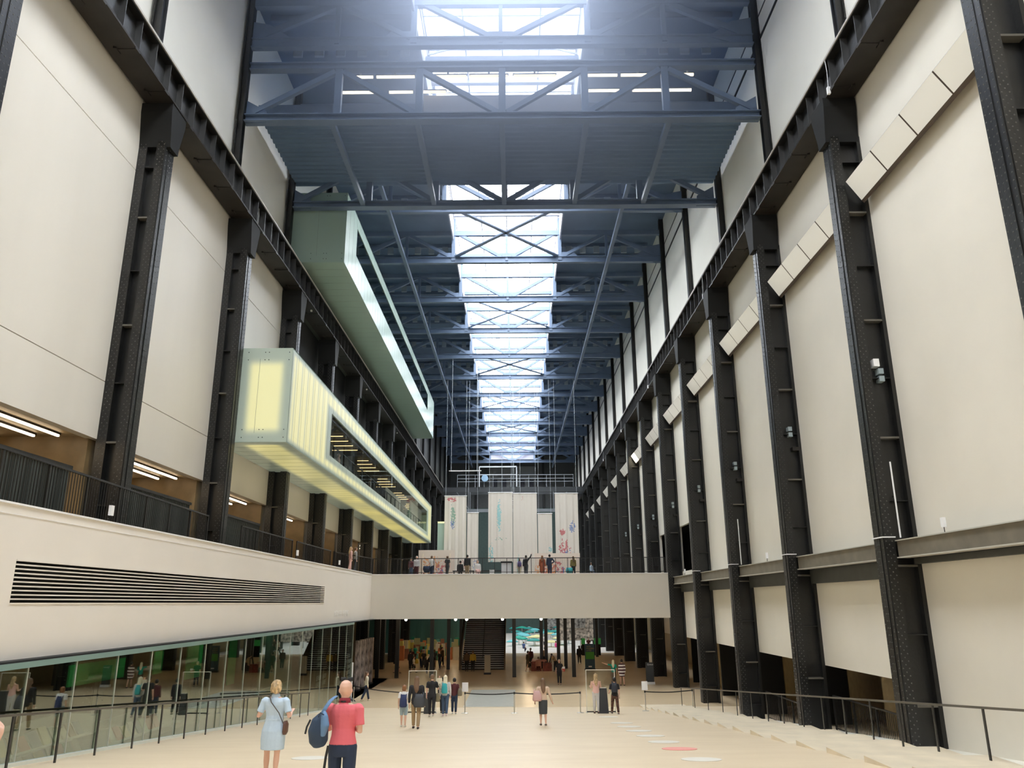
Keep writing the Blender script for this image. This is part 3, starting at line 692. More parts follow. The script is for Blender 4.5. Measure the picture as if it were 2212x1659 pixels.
def glass_box(lab, x0, x1, y0, y1, z0, z1, hole, m, lit):
    t = thing('glass_box', lab, 'bay', (x0, y0, z0))
    g = MB()
    g.box(x1 - .08, x1, y0, hole[0], z0, z1).box(x1 - .08, x1, hole[1], y1, z0, z1)
    g.box(x1 - .08, x1, hole[0], hole[1], z0, hole[2]).box(x1 - .08, x1, hole[0], hole[1], hole[3], z1)
    g.build('side_glazing', m, t)
    MB().box(x0, x1, y0 - .02, y0 + .05, z0, z1).build('end_glazing', m, t); MB().box(x0, x1, y1 - .05, y1, z0, z1).build('end_glazing', m, t)
    MB().box(x0, x1, y0, y1, z0 - .02, z0 + .03).build('underside_glazing', m, t)
    MB().box(x0, x1, y0, y1, z1 - .05, z1).build('roof', m, t)
    J = mat('joint_line', (0.20, 0.25, 0.22), 0.4)
    y = y0 + 1.02
    while y < y1:
        g = MB()
        if hole[0] - .02 < y < hole[1] + .02:
            g.box(x1, x1 + .004, y - .008, y + .008, z0, hole[2]).box(x1, x1 + .004, y - .008, y + .008, hole[3], z1)
        else: g.box(x1, x1 + .004, y - .008, y + .008, z0, z1)
        g.box(x0, x1, y - .008, y + .008, z0 - .025, z0 - .02)
        g.build('joint', J, t)
        y += 1.02
    xm = (x0 + x1) / 2 + .1
    MB().box(xm - .006, xm + .006, y0 - .025, y0 - .02, z0 + .4, z1 - .5).build('joint', J, t)
    for x in (x0 + .15 if x0 > -13 else -11.95, -11.2, -11.03, x1 - .15):
        for z in (z0 + .2, z0 + .55, z1 - .2, z1 - .55): MB().ring([(x, y0 - .035, z), (x, y0 - .02, z)], .022, 8).build('fixing', STEEL, t)
    h = hole
    MB().box(x0 + .2, x1 - .1, y0 + .3, y1 - .3, h[2] - .3, h[2] - .25).build('inner_floor', BRASSY, t)
    MB().box(x0 + .2, x1 - .1, y0 + .3, y1 - .3, h[3] + .02, h[3] + .08).build('inner_ceiling', mat('inner_ceiling', (0.16, 0.13, 0.08), 0.5) if lit else ROOFDK, t)
    g = MB()
    for y, L in ((h[0] + 5, 3), (h[0] + 14, 3), (h[0] + 24, 4), (h[0] + 36, 5)): g.box(x0 + .25, x0 + .32, y, y + L, h[2] - .3, h[3])
    MB().box(x0 + .1, x0 + .2, y0 + .3, y1 - .3, h[2] - .3, h[3] + .1).build('inner_back', mat('inner_back_brown', (0.10, 0.075, 0.045), 0.6) if lit else mat('inner_back_slate', (0.06, 0.08, 0.08), 0.5), t)
    g.build('inner_panel', DARK, t)
    MB().box(x1 - .05, x1 - .03, h[0], h[1], h[2], h[3]).build('window_pane', glass('clear_pane', (0.9, 0.93, 0.9), 0.08) if lit else glass('dim_pane', (0.62, 0.72, 0.70), 0.22), t)
    return t
HO = (40.8, 87.7, 13.45, 15.75)
glass_box('glowing yellow glass box projecting from the left wall', -13.05, -9.97, 32.95, 92.0, 12.58, 16.88, HO, box_mat('lit_box_glass', -12.2, -9.97, 32.95, 92, 12.58, 16.88, HO, 0.27, (0.45, 0.52, 0.44)), True)
HO2 = (44.6, 85.4, 26.95, 28.8)
glass_box('unlit pale green glass box high on the left wall', -13.48, -9.97, 41.5, 92.0, 25.07, 29.6, HO2, box_mat('unlit_box_glass', 0, 0, 0, 0, 0, 0, HO2, 0, (0.34, 0.46, 0.40)), False)
for c in range(5):
    for j in range(4):
        y = 46.5 + c * 8.5 + j * 1.5; x0 = -12.3; x1 = -10.6
        t = thing('ceiling_lamp', 'short glowing ceiling lamp inside the yellow glass box, %s cluster, %s lamp' % (ORD[c], ORD[j]), 'lamp', ((x0 + x1) / 2, y, 15.7), 'lamps inside the yellow box')
        MB().box(x0 + (3 - j) * .3, x1, y - .03, y + .03, 15.68, 15.72).build('tube', FLUO2, t)
        MB().box(x0 + (3 - j) * .3, x1, y - .06, y + .06, 15.72, 15.76).build('housing', STEEL_B, t)
panel_rail('box_railing', 'thin railing inside the window of the yellow glass box', (-10.35, 41.2), (-10.35, 87.2), 13.25, 14.4, 22, 8)
t = thing('white_partition', 'pale partition inside the far end of the yellow glass box', 'partition', (-10.6, 78, 13.25))
MB().box(-10.65, -10.55, 77.5, 87.2, 13.28, 15.74).build('board', FASCIA, t)
t = thing('white_partition', 'pale half height partition inside the middle of the yellow glass box', 'partition', (-10.6, 64, 13.25))
MB().box(-10.65, -10.55, 63, 71.0, 13.28, 14.95).build('board', FASCIA, t)
t = thing('side_glass_box', 'small pale green glass box end beside the hanging cloths', 'bay', (-8.8, 93, 7.7))
MB().box(-9.3, -8.2, 93, 96, 7.7, 15.1).build('glazing', mat('pale_green_glass', (0.45, 0.60, 0.52), 0.3), t)
MB().box(-9.3, -8.2, 92.95, 93.0, 14.95, 15.15).build('lit_edge', emis('edge_glow', (0.9, 0.9, 0.5), 0.5), t)

# ------------------------------------------------------------------ under the bridge
for i, (x, y) in enumerate([(-6.9, 66.3), (-.19, 66.3), (4.64, 66.3), (-6.2, 74.2), (4.5, 74.6), (3.8, 73.6), (2.75, 75.5), (2.3, 74.8), (-11.3, 66.3), (-9.7, 66.3), (-5.4, 79), (8.9, 90)]):
    t = thing('bridge_post', 'slim black post holding up the bridge, %s in order from the front' % ORD[i], 'post', (x, y, 0), 'posts under the bridge')
    MB().box(x - .15, x + .15, y - .15, y + .15, 0, 4.75).build('shaft', STEEL, t)
    MB().box(x - .22, x + .22, y - .22, y + .22, 4.6, 4.75).build('head_plate', STEEL, t)
t = thing('staircase', 'wide black staircase with pale edged treads rising under the bridge', 'stair', (-3.1, 73.5, 0))
g = MB(); e = MB()
for i in range(26):
    y = 73.6 + i * .3; z = .17 * (i + 1)
    g.box(-4.95, -1.15, y, y + .3, max(0, z - .5), z); e.box(-4.95, -1.15, y - .012, y + .06, z - .04, z + .012)
g.build('steps', RUBBER, t); e.build('nosing', mat('nosing', (0.75, 0.78, 0.85), 0.3), t)
for x in (-5.15, -1.1):
    MB().prism([(73.4, 0), (73.4, 1.0), (79.9, 4.74), (81.4, 4.74), (81.4, 4.2), (74, 0)], 0, x - .03, x + .09).build('side_panel', mat('stair_cheek', (0.13, 0.09, 0.05), 0.4), t)
MB().beam((-3.05, 73.6, 1.0), (-3.05, 79.8, 4.7), .05, .06).build('centre_rail', STEEL, t)
for i, (x, y) in enumerate([(-8.0, 58.4), (-4.4, 58.4), (-3.6, 58.4), (-1.0, 58.4), (1.8, 58.4)]):
    t = thing('soffit_spotlight', 'tiny white spotlight under the front edge of the bridge, %s from the left' % ORD[i], 'lamp', (x, y, 4.6), 'spotlights under the bridge')
    MB().ell((x, y, 4.64), (.1, .1, .1), 10, 6).build('bulb', emis('spot_on', (1, .95, .85), 6), t)
    MB().box(x - .06, x + .06, y - .06, y + .06, 4.7, 4.76).build('base', WHITE, t)
for k, y in enumerate((64.0, 70.5, 80.0, 86.0, 93.0)):  # warm panels added to brighten the floor and stalls below the bridge
    for i, x in enumerate((-9.2, -7.0, 1.2, 7.8)):
        if k in (0, 1) and i == 1: continue
        t = thing('fill_downlight', 'added square warm fill light under the bridge, %s row, %s from left' % (ORD[k], ORD[i]), 'lamp', (x, y, 4.7), 'fill lights added under the bridge')
        MB().box(x - .22, x + .22, y - .22, y + .22, 4.68, 4.72).build('panel', emis('fill_downlight', (1, .74, .45), 26), t)
        MB().box(x - .26, x + .26, y - .26, y + .26, 4.72, 4.76).build('rim', STEEL_B, t)

# ------------------------------------------------------------------ far end: gantry crane, banner strip, cloths
t = thing('gantry_crane', 'pale travelling gantry crane spanning the far end of the hall', 'crane', (XC, 127, 24.2))
MB().box(-11.8, 11.1, 126.0, 126.3, 23.2, 24.0).box(-11.8, 11.1, 129, 129.3, 23.2, 24.0).build('girder', mat('crane_grey', (0.06, 0.065, 0.07), 0.5), t)
g = MB()
for z in (24.9, 25.4, 26.0): g.beam((-9.5, 125.9, z), (9.5, 125.9, z), .06, .06)
for i in range(14): g.beam((-9.5 + i * 1.46, 125.9, 24.0), (-9.5 + i * 1.46, 125.9, 26.0), .05, .05)
g.build('walkway_rail', mat('crane_pale', (0.5, 0.55, 0.6), 0.5), t)
g = MB()
for s in (-1, 1):
    g.beam((XC + s * 9, 126, 23.2), (XC + s * 6.8, 126, 20.2), .12, .12).beam((XC + s * 6.8, 126, 23.2), (XC + s * 6.8, 126, 20.2), .12, .12).beam((XC + s * 3, 126, 20.2), (XC + s * 6.8, 126, 20.2), .16, .16)
g.beam((-9, 126, 20.2), (8.5, 126, 20.2), .2, .5)
g.build('lower_frame', mat('crane_mid', (0.22, 0.24, 0.26), 0.5), t)
g = MB().beam((-5.9, 125.6, 24.0), (-5.9, 125.6, 27.3), .16, .16).beam((.2, 125.6, 24.0), (.2, 125.6, 27.3), .16, .16).beam((-5.9, 125.6, 27.3), (.2, 125.6, 27.3), .16, .2).beam((-5.9, 125.6, 26.0), (.2, 125.6, 26.0), .1, .1)
g.build('trolley_frame', mat('crane_white', (0.7, 0.74, 0.78), 0.5), t)
MB().ring([(-5.0, 125.4, 25.4), (-5.0, 125.9, 25.4)], .55, 16).build('round_emblem', mat('pale_blue_disc', (0.35, 0.55, 0.75), 0.5), t)
t = thing('lettered_screen', 'pale wall screen with dark lettered strips at the far end', 'sign', (-.5, 159.8, 26))
MB().box(-5.4, 4.2, 159.7, 159.95, 30.6, 33.2).box(-5.4, 4.2, 159.8, 159.95, 25, 30.6).build('board', mat('grey_board', (0.26, 0.27, 0.27), 0.6), t)
for i in range(5):
    x = -4.7 + i * 1.9
    MB().box(x, x + .95, 159.6, 159.7, 25.0, 30.4).build('strip', mat('dark_strip', (0.02, 0.02, 0.03), 0.5), t)
    text(['IMIIM', 'MWIIN', 'PAIZI', 'NWIIZ', 'NXIII'][i], 'lettering', mat('grey_letters', (0.5, 0.5, 0.5), 0.5), t, 1.15, (x + .95, 159.55, 25.1), (PI / 2, -PI / 2, 0))
struct('trim_6', MB().box(-17, 16, 159.5, 160, 35.4, 35.8).box(-8.3, -7.9, 159.5, 160, 24, 38).box(5.6, 6.0, 159.5, 160, 24, 38), STEEL)

def splat_mat(name, base, spots, seed):
    M = bpy.data.materials.new(name); M.use_nodes = True; nt = M.node_tree; N = nt.nodes; L = nt.links; P = N['Principled BSDF']; P.inputs['Roughness'].default_value = .9
    tc = N.new('ShaderNodeTexCoord'); prev = None
    for (cx, cz, rx, rz, col, sc, th) in spots:
        mp = N.new('ShaderNodeMapping'); mp.inputs['Location'].default_value = (seed * 3.1 + cx, 0, seed); L.new(tc.outputs['Object'], mp.inputs[0])
        nz = N.new('ShaderNodeTexNoise'); nz.inputs['Scale'].default_value = sc; nz.inputs['Detail'].default_value = 3; L.new(mp.outputs[0], nz.inputs['Vector'])
        m2 = N.new('ShaderNodeMapping'); m2.inputs['Location'].default_value = (-cx / rx, 0, -cz / rz); m2.inputs['Scale'].default_value = (1 / rx, 0, 1 / rz); L.new(tc.outputs['Object'], m2.inputs[0])
        ln = N.new('ShaderNodeVectorMath'); ln.operation = 'LENGTH'; L.new(m2.outputs[0], ln.inputs[0])
        r = N.new('ShaderNodeMapRange'); r.inputs[1].default_value = .4; r.inputs[2].default_value = 1.1; r.inputs[3].default_value = 0; r.inputs[4].default_value = .5; L.new(ln.outputs['Value'], r.inputs[0])
        s = N.new('ShaderNodeMath'); s.operation = 'SUBTRACT'; L.new(nz.outputs['Fac'], s.inputs[0]); L.new(r.outputs[0], s.inputs[1])
        g = N.new('ShaderNodeMapRange'); g.inputs[1].default_value = th; g.inputs[2].default_value = th + .03; g.inputs[4].default_value = .8; L.new(s.outputs[0], g.inputs[0])
        mx = N.new('ShaderNodeMix'); mx.data_type = 'RGBA'; L.new(g.outputs[0], mx.inputs[0])
        if prev is None: mx.inputs[6].default_value = (*base, 1)
        else: L.new(prev, mx.inputs[6])
        mx.inputs[7].default_value = (*col, 1); prev = mx.outputs[2]
    L.new(prev, P.inputs['Base Color']); return M
CLOTH = (0.80, 0.74, 0.66)
RD, BL, GRN, TQ, OR, PK = (0.6, 0.1, 0.12), (0.1, 0.2, 0.5), (0.2, 0.4, 0.3), (0.25, 0.6, 0.62), (0.8, 0.35, 0.12), (0.6, 0.25, 0.45)
def drape(x0, x1, z0, z1, y, lab, spots, amp=.12, seed=1):
    w = x1 - x0; t = thing('hanging_cloth', lab, 'cloth', (x0, y, z0), 'painted cloths hung across the hall')
    g = MB(); nx = int(w * 14); nz = 10
    for j in range(nz + 1):
        for i in range(nx + 1):
            u = i / nx; v = j / nz; x = x0 + w * u
            yy = y + amp * (.3 + .7 * (1 - v)) * (math.sin(x * 8.3 + seed) * .6 + math.sin(x * 15.7 + seed * 2) * .3)
            g.v.append((x, yy, z0 + (z1 - z0) * v)); 
    for j in range(nz):
        for i in range(nx):
            a = j * (nx + 1) + i; g.f.append((a, a + 1, a + nx + 2, a + nx + 1))
    o = g.build('fabric', splat_mat('painted_cloth_%d' % seed, CLOTH, [(c[0] , c[1], *c[2:]) for c in spots] or [(0, 0, 1, 1, CLOTH, 1, .9)], seed), t, smooth=True)
    MB().tube((x0 - .05, y, z1 + .03), (x1 + .05, y, z1 + .03), .05).build('top_bar', WHITE, t)
    for x in (x0 + .12, x1 - .12): MB().tube((x, y, z1), (x, y, 32.6), .016, n=5).build('cable', mat('pale_cable', (0.55, 0.6, 0.65), 0.4), t)
drape(-8.42, -5.82, 7.72, 18.03, 92, 'tall hanging cloth with red and green paint marks near its top, left of the others', [(.9, 9.9, 1.2, .5, RD, 3.5, .45), (1.0, 8.0, .5, 1.9, GRN, 5, .42), (1.0, 7.0, .5, 1.0, BL, 6, .45), (2.3, 2.2, .9, 1.5, RD, 7, .55)], seed=1)
drape(-5.72, -4.4, 7.72, 16.05, 92.12, 'shorter hanging cloth with few dark spots, tucked behind the leftmost cloth', [(1.0, 2.2, .7, 1.4, BL, 7, .53)], seed=2)
drape(-3.23, -.36, 10.36, 18.4, 92, 'wide central hanging cloth with a turquoise stripe, ending above the bench', [(1.25, 5.2, .4, 3.1, TQ, 6, .40), (.3, .9, .6, 2.0, TQ, 5, .47), (1.5, 2.6, 1.6, .5, GRN, 6, .56)], seed=3)
drape(-.3, 2.52, 7.72, 18.3, 92.0, 'wide central hanging cloth, plain with a low column of blue specks', [(.6, 2.0, .35, 2.2, TQ, 6, .45), (1.0, 10, .8, .5, RD, 9, .6)], seed=4)
drape(2.62, 4.3, 11.3, 15.9, 92.1, 'short plain grey white hanging cloth between the centre and the right one', [(1.4, .5, .4, .5, TQ, 5, .42)], seed=5)
drape(4.68, 7.4, 7.72, 18.28, 92, 'tall hanging cloth with heavy red and blue splashes in its lower half', [(1.0, 3.6, 1.3, 2.8, RD, 4, .48), (1.3, 2.8, 1.2, 2.2, BL, 5, .47), (2.0, 6.6, .7, 1.2, BL, 5, .46), (.8, 6.0, .6, .7, RD, 5, .40), (.9, 1.5, .5, .7, PK, 4, .42)], seed=6)
def board(x0, x1, y, z1, lab, spots, seed):
    t = thing('painted_board', lab, 'board', (x0, y, 7.7), 'low painted boards')
    MB().box(x0, x1, y, y + .1, 7.7, z1).build('panel', splat_mat('painted_board_%d' % seed, (0.82, 0.70, 0.60), spots, seed), t)
    for x in (x0 + .5, x1 - .5):
        MB().beam((x, y - 1.1, 7.72), (x, y - .02, z1 - .4), .08, .08).build('prop', mat('pale_timber', (0.75, 0.62, 0.45), 0.6), t)
board(-10.5, -6.6, 85, 11.3, 'low pink white painted board standing left behind the bridge railing', [(2, 1.5, 2.5, 1.8, RD, 3, .5), (1.2, 2.0, 2.5, 1.8, OR, 4, .5), (2.2, 1, 2.0, 1.6, BL, 5, .55)], 7)
board(2.0, 6.9, 85, 10.9, 'low pink white painted board standing right behind the bridge railing', [(2, 1.5, 2.5, 1.8, RD, 3, .5), (1.2, 1.4, 2.5, 1.8, OR, 4, .5), (3.2, 1, 2.0, 1.6, BL, 5, .55)], 8)
t = thing('hanging_bar', 'thin white bar hanging on two cables left of the cloths', 'bar', (-5.2, 83.45, 19.6))
MB().box(-7.23, -3.7, 83.4, 83.5, 19.6, 19.7).build('bar', WHITE, t)
for x in (-7.0, -4.2): MB().tube((x, 83.45, 19.7), (x, 83.45, 32.6), .02, n=5).build('cable', mat('pale_cable', (0.55, 0.6, 0.65), 0.4), t)
for i, x in enumerate((-1.6, -.3, .55)):
    t = thing('hanging_cable', 'long thin cable hanging before the central cloths, %s from left' % ORD[i], 'cable', (x, 91.9, 18.5))
    MB().tube((x, 91.9, 18.45), (x, 91.9, 32.6), .02, n=5).build('cable', mat('pale_cable', (0.55, 0.6, 0.65), 0.4), t)
# ------------------------------------------------------------------ haze volume added to stand in for lens flare near the skylight
HZM = bpy.data.materials.new('flare_haze'); HZM.use_nodes = True
_n = HZM.node_tree; _n.nodes.clear(); _o = _n.nodes.new('ShaderNodeOutputMaterial'); _v = _n.nodes.new('ShaderNodeVolumeScatter'); _v.inputs['Color'].default_value = (.66, .76, 1, 1); _v.inputs['Anisotropy'].default_value = .2
_a = _n.nodes.new('ShaderNodeVolumeAbsorption'); _a.inputs['Color'].default_value = (.66, .76, 1, 1); _s = _n.nodes.new('ShaderNodeAddShader')
_g = _n.nodes.new('ShaderNodeNewGeometry'); _m = _n.nodes.new('ShaderNodeMapping'); _m.vector_type = 'POINT'
_m.inputs['Scale'].default_value = (1 / 13.0, 1 / 15.0, 1 / 10.0); _m.inputs['Location'].default_value = (-XC / 13.0, -30 / 15.0, -31.0 / 10.0)
_l = _n.nodes.new('ShaderNodeVectorMath'); _l.operation = 'LENGTH'; _r = _n.nodes.new('ShaderNodeMapRange'); _r.interpolation_type = 'SMOOTHSTEP'
_r.inputs[1].default_value = 0; _r.inputs[2].default_value = 1; _r.inputs[3].default_value = FLARE_HAZE; _r.inputs[4].default_value = 0
_n.links.new(_g.outputs['Position'], _m.inputs[0]); _n.links.new(_m.outputs[0], _l.inputs[0]); _n.links.new(_l.outputs['Value'], _r.inputs[0]); _n.links.new(_r.outputs[0], _v.inputs['Density']); _n.links.new(_r.outputs[0], _a.inputs['Density']); _n.links.new(_v.outputs[0], _s.inputs[0]); _n.links.new(_a.outputs[0], _s.inputs[1]); _n.links.new(_s.outputs[0], _o.inputs['Volume'])
hz = MB().box(-12.9, 11.8, 16, 46.5, 22.5, 36.25).build('flare_haze', HZM); tag(hz, 'bluish haze volume added in place of lens flare under the near skylight', 'flare_haze', kind='stuff')

# ------------------------------------------------------------------ people
def cm(name, col, rough=0.8, **k): return mat('cloth_' + name, col, rough, bump=.5, bscale=7, **k)
SK = {'l': mat('skin_light', (0.72, 0.44, 0.33), 0.5), 'm': mat('skin_mid', (0.50, 0.29, 0.19), 0.5), 'd': mat('skin_dark', (0.16, 0.08, 0.05), 0.5)}
HC = {'blond': mat('hair_blond', (0.52, 0.37, 0.20), 0.5, bump=.9, bscale=40, var=.55, scale=26, stretch=(1, 1, .4)), 'brown': mat('hair_brown', (0.16, 0.09, 0.05), 0.5, bump=.5, bscale=60), 'black': mat('hair_black', (0.02, 0.017, 0.015), 0.45),
      'grey': mat('hair_grey', (0.5, 0.47, 0.44), 0.6), 'auburn': mat('hair_auburn', (0.28, 0.12, 0.05), 0.5), 'pale': mat('hair_pale', (0.85, 0.75, 0.55), 0.5), 'shaved': mat('hair_shaved', (0.50, 0.33, 0.25), .7)}
EYE = mat('eye_dark', (0.03, 0.02, 0.02), 0.3); LIP = mat('lip', (0.5, 0.2, 0.17), 0.5)

def hand(g, wr, d, wv, s, curl=0.5, point=False):
    # palm, four fingers of different lengths, thumb from the side of the palm
    d = Vector(d).normalized(); wv = (Vector(wv) - d * Vector(wv).dot(d)).normalized(); n = d.cross(wv).normalized()
    L = 0.052 * s
    g.ring([wr - d * .01 * s, wr + d * L * .35, wr + d * L * .8, wr + d * L * 1.05], [(.017 * s, .013 * s), (.022 * s, .013 * s), (.024 * s, .012 * s), (.021 * s, .009 * s)], 10, flat=wv)
    for i, (off, ln) in enumerate(((-.75, .040), (-.25, .046), (.25, .043), (.75, .034))):
        b = wr + d * L * .95 + wv * (off * .023 * s)
        c = 0.05 if (point and i == 0) else curl
        p = b; dd = d; pts = [b - d * .006 * s, b]
        for j, seg in enumerate((.45, .32, .23)):
            a = c * (0.9, 1.3, 1.0)[j]
            dd = (dd * math.cos(a) + n * math.sin(a)).normalized(); ln2 = ln * 1.15 if (point and i == 0) else ln
            p = p + dd * (ln2 * s * seg); pts.append(p)
        g.ring(pts, [.0058 * s, .0058 * s, .0054 * s, .0048 * s, .0035 * s], 7)
    b = wr + d * L * .30 - wv * .016 * s
    t = (d * .7 - wv * .6 + n * .45).normalized(); t2 = (d * .9 - wv * .1 + n * .5).normalized()
    g.ring([b, b + t * .022 * s, b + t * .022 * s + t2 * .022 * s], [.0085 * s, .0065 * s, .004 * s], 7)

def person(lab, loc, H, yaw=0, skin='l', hair=('short', 'brown'), top=('tee', 'white'), bottom=('trousers', 'navy'), shoe=(0.05, 0.05, 0.05), armL=None, armR=None, legs=((6, 4), (-8, 4)), vox=.02, wide=1.0, lean=0, sit=False, tm=None, bm=None, turn=0, tilt=0, point=None, seat=0, group=None, hemz=None):
    t = thing('person', lab, 'person', loc, group, rz=math.radians(-yaw))
    s = H; W = wide
    def V(x, y, z): return Vector((x * s, y * s, z * s))
    LEG = {}
    hz0 = 0
    for side, (th, kn) in zip((-1, 1), legs):
        a = math.radians(th); b = math.radians(th - kn)
        k = Vector((0, math.sin(a), -math.cos(a))) * .245; f = Vector((0, math.sin(b), -math.cos(b))) * .235
        LEG[side] = (k, f); hz0 = max(hz0, -(k + f).z)
    hip = hz0 + .04 if not sit else hz0 + .04
    ln = math.radians(lean)
    def T(x, y, z):   # torso point: lean about the hip
        zz = z - hip; return V(x, y * math.cos(ln) + zz * math.sin(ln), hip + zz * math.cos(ln) - y * math.sin(ln))
    z_ = lambda q: hip + (q - .52)
    J = {}
    for sd in (-1, 1):
        h = V(sd * .052 * W, 0, hip); k = h + LEG[sd][0] * s; a = k + LEG[sd][1] * s
        J['hip', sd], J['knee', sd], J['ank', sd] = h, k, a
    for sd, arm in ((-1, armL), (1, armR)):
        if arm is None: arm = ((sd * .16, -.05, -1), (sd * .04, .18, -1))
        sh = T(sd * .104 * W, 0, z_(.795)); ua = Vector(arm[0]).normalized(); fa = Vector(arm[1]).normalized()
        J['sh', sd] = sh; J['el', sd] = sh + ua * .17 * s; J['wr', sd] = J['el', sd] + fa * .145 * s; J['fa', sd] = fa
    sc = 1.0
    def torso(g, e, zlo, zhi, f=1.0):
        prof = [(.455, .080, .058, 0), (.50, .094, .066, 0), (.54, .094, .066, 0), (.60, .080, .056, 0), (.65, .078, .054, .004), (.71, .090, .062, .006), (.76, .100, .062, .0), (.79, .098, .054, -.004), (.82, .072, .044, -.004), (.84, .045, .036, -.002)]
        pts, rad = [], []
        for z, a, b, y in prof:
            if zlo - .03 <= z <= zhi + .001:
                pts.append(T(0, y, z_(z))); rad.append(((a * W * s + e) * f, (b * s * (W * .5 + .5) + e) * f))
        g.ring(pts, rad, 18, flat=(1, 0, 0))
    # body
    g = MB(); torso(g, -.010 * s, .455, .84)
    g.ring([T(0, -.004, z_(.80)), T(0, -.002, z_(.84)), T(0, .004, z_(.885))], [.040 * s, .031 * s, .030 * s], 12)
    hc = T(0, .010, z_(.925)) ; yw = math.radians(-turn)
    hd = lambda x, y, z: hc + Vector((x * math.cos(yw) - y * math.sin(yw), x * math.sin(yw) + y * math.cos(yw), z)) * s
    g.ring([hd(0, .004, -.055), hd(0, .012, -.045), hd(0, .008, -.025), hd(0, 0, 0), hd(0, -.004, .03), hd(0, -.006, .055), hd(0, -.006, .068)],
           [(.022 * s, .026 * s), (.034 * s, .040 * s), (.043 * s, .050 * s), (.048 * s, .057 * s), (.047 * s, .058 * s), (.035 * s, .044 * s), (.014 * s, .016 * s)], 16, flat=(math.cos(yw), math.sin(yw), 0))
    g.ell(hd(0, .054, -.012), (.008 * s, .011 * s, .014 * s), 8, 6)
    for sd in (-1, 1): g.ell(hd(sd * .049, -.004, -.008), (.007 * s, .012 * s, .018 * s), 8, 6)
    for sd in (-1, 1):
        g.ring([J['sh', sd], J['sh', sd].lerp(J['el', sd], .5), J['el', sd], J['el', sd].lerp(J['wr', sd], .35), J['wr', sd]], [.030 * s, .026 * s, .021 * s, .022 * s, .0145 * s], 10)
        hand(g, J['wr', sd], J['fa', sd], (0, 1, 0) if abs(J['fa', sd].y) < .8 else (1, 0, 0), s, .45, point == sd)
        h, k, a = J['hip', sd], J['knee', sd], J['ank', sd]
        g.ring([h + V(0, 0, -.01), h.lerp(k, .5), k, k.lerp(a, .3), k.lerp(a, .7), a], [.044 * s, .042 * s, .030 * s, .031 * s, .022 * s, .017 * s], 12)
        g.ell(a + V(0, .028, -.018), (.022 * s, .055 * s, .016 * s), 10, 6)
    body = g.build('body', SK[skin], t, smooth=True, off=False, remesh=vox)
    e = max(.008, vox * .6)
    # top
    kind, tc = top; TM = tm or cm(tc if isinstance(tc, str) else '%02x%02x%02x' % tuple(int(c * 255) for c in tc), PAL[tc] if isinstance(tc, str) else tc)
    g = MB(); torso(g, e * .9, hemz if hemz else .50, .828 if kind != 'tank' else .77)
    if kind != 'tank':
        g.ring([T(0, -.004, z_(.80)), T(0, -.003, z_(.845))], [.055 * s, .036 * s + e * .5], 12)
        for sd in (-1, 1):
            if kind == 'tee': g.ell(J['sh', sd] - V(sd * .008, 0, .008), .037 * s + e, 12, 8).ring([J['sh', sd], J['sh', sd].lerp(J['el', sd], .35), J['sh', sd].lerp(J['el', sd], .72)], [.034 * s + e, .031 * s + e, .034 * s + e], 12)
            else: g.ell(J['sh', sd] - V(sd * .008, 0, .008), .037 * s + e, 12, 8).ring([J['sh', sd], J['sh', sd].lerp(J['el', sd], .5), J['el', sd], J['el', sd].lerp(J['wr', sd], .96)], [.034 * s + e, .030 * s + e, .026 * s + e, .019 * s + e], 12)
    if bottom[0] == 'dress':
        zs = z_(.50) ; hl = bottom[2] if len(bottom) > 2 else .30
        g.ring([T(0, 0, z_(.62)), T(0, 0, z_(.54)), V(0, .0, z_(.50)), V(0, 0, (hip + hl) / 2), V(0, 0, hl)], [(.074 * s * W + e, .054 * s + e), (.096 * s * W + e, .072 * s + e), (.108 * s * W + e, .080 * s + e), (.112 * s * W + e, .083 * s + e), (.106 * s * W + e, .082 * s + e)], 18, flat=(1, 0, 0))
    g.build({'tee': 'shirt', 'long': 'jacket', 'tank': 'tank_top'}[kind] if bottom[0] != 'dress' else 'dress', TM, t, smooth=True, off=False, remesh=vox)
    if bottom[0] != 'dress':
        bk, bc = bottom[0], bottom[1]; BM = bm or cm(bc if isinstance(bc, str) else '%02x%02x%02x' % tuple(int(c * 255) for c in bc), PAL[bc] if isinstance(bc, str) else bc)
        g = MB()
        if bk == 'skirt':
            hl = .24
            g.ring([V(0, 0, z_(.59)), V(0, 0, z_(.52)), V(0, 0, .36), V(0, 0, hl)], [(.080 * s * W, .058 * s), (.098 * s * W + e, .070 * s + e), (.095 * s * W + e, .072 * s + e), (.088 * s * W + e, .070 * s + e)], 18, flat=(1, 0, 0))
        else:
            torso(g, e * .5, .455, .60)
            cut = 1.0 if bk == 'trousers' else 0.05
            for sd in (-1, 1):
                h, k, a = J['hip', sd], J['knee', sd], J['ank', sd]
                pts = [h + V(0, 0, .01), h.lerp(k, .5), k]; rad = [.050 * s + e, .046 * s + e, .036 * s + e]
                if bk == 'trousers': pts += [k.lerp(a, .4), k.lerp(a, .95)]; rad += [.034 * s + e, .026 * s + e * 1.2]
                g.ring(pts, rad, 12)
        g.build('skirt' if bk == 'skirt' else ('trousers' if bk == 'trousers' else 'shorts'), BM, t, smooth=True, off=False, remesh=vox)
    SM = mat('shoe_%d_%d_%d' % tuple(int(c * 99) for c in shoe), shoe, 0.5)
    for sd in (-1, 1):
        a = J['ank', sd]
        MB().ring([a + V(0, -.022, -.006), a + V(0, -.018, -.024), a + V(0, .02, -.024), a + V(0, .055, -.026), a + V(0, .085, -.030)], [(.020 * s, .020 * s), (.024 * s, .022 * s), (.027 * s, .020 * s), (.026 * s, .016 * s), (.016 * s, .010 * s)], 10, flat=(1, 0, 0)).build('shoe', SM, t, smooth=True, off=False)
    hk, hcol = hair
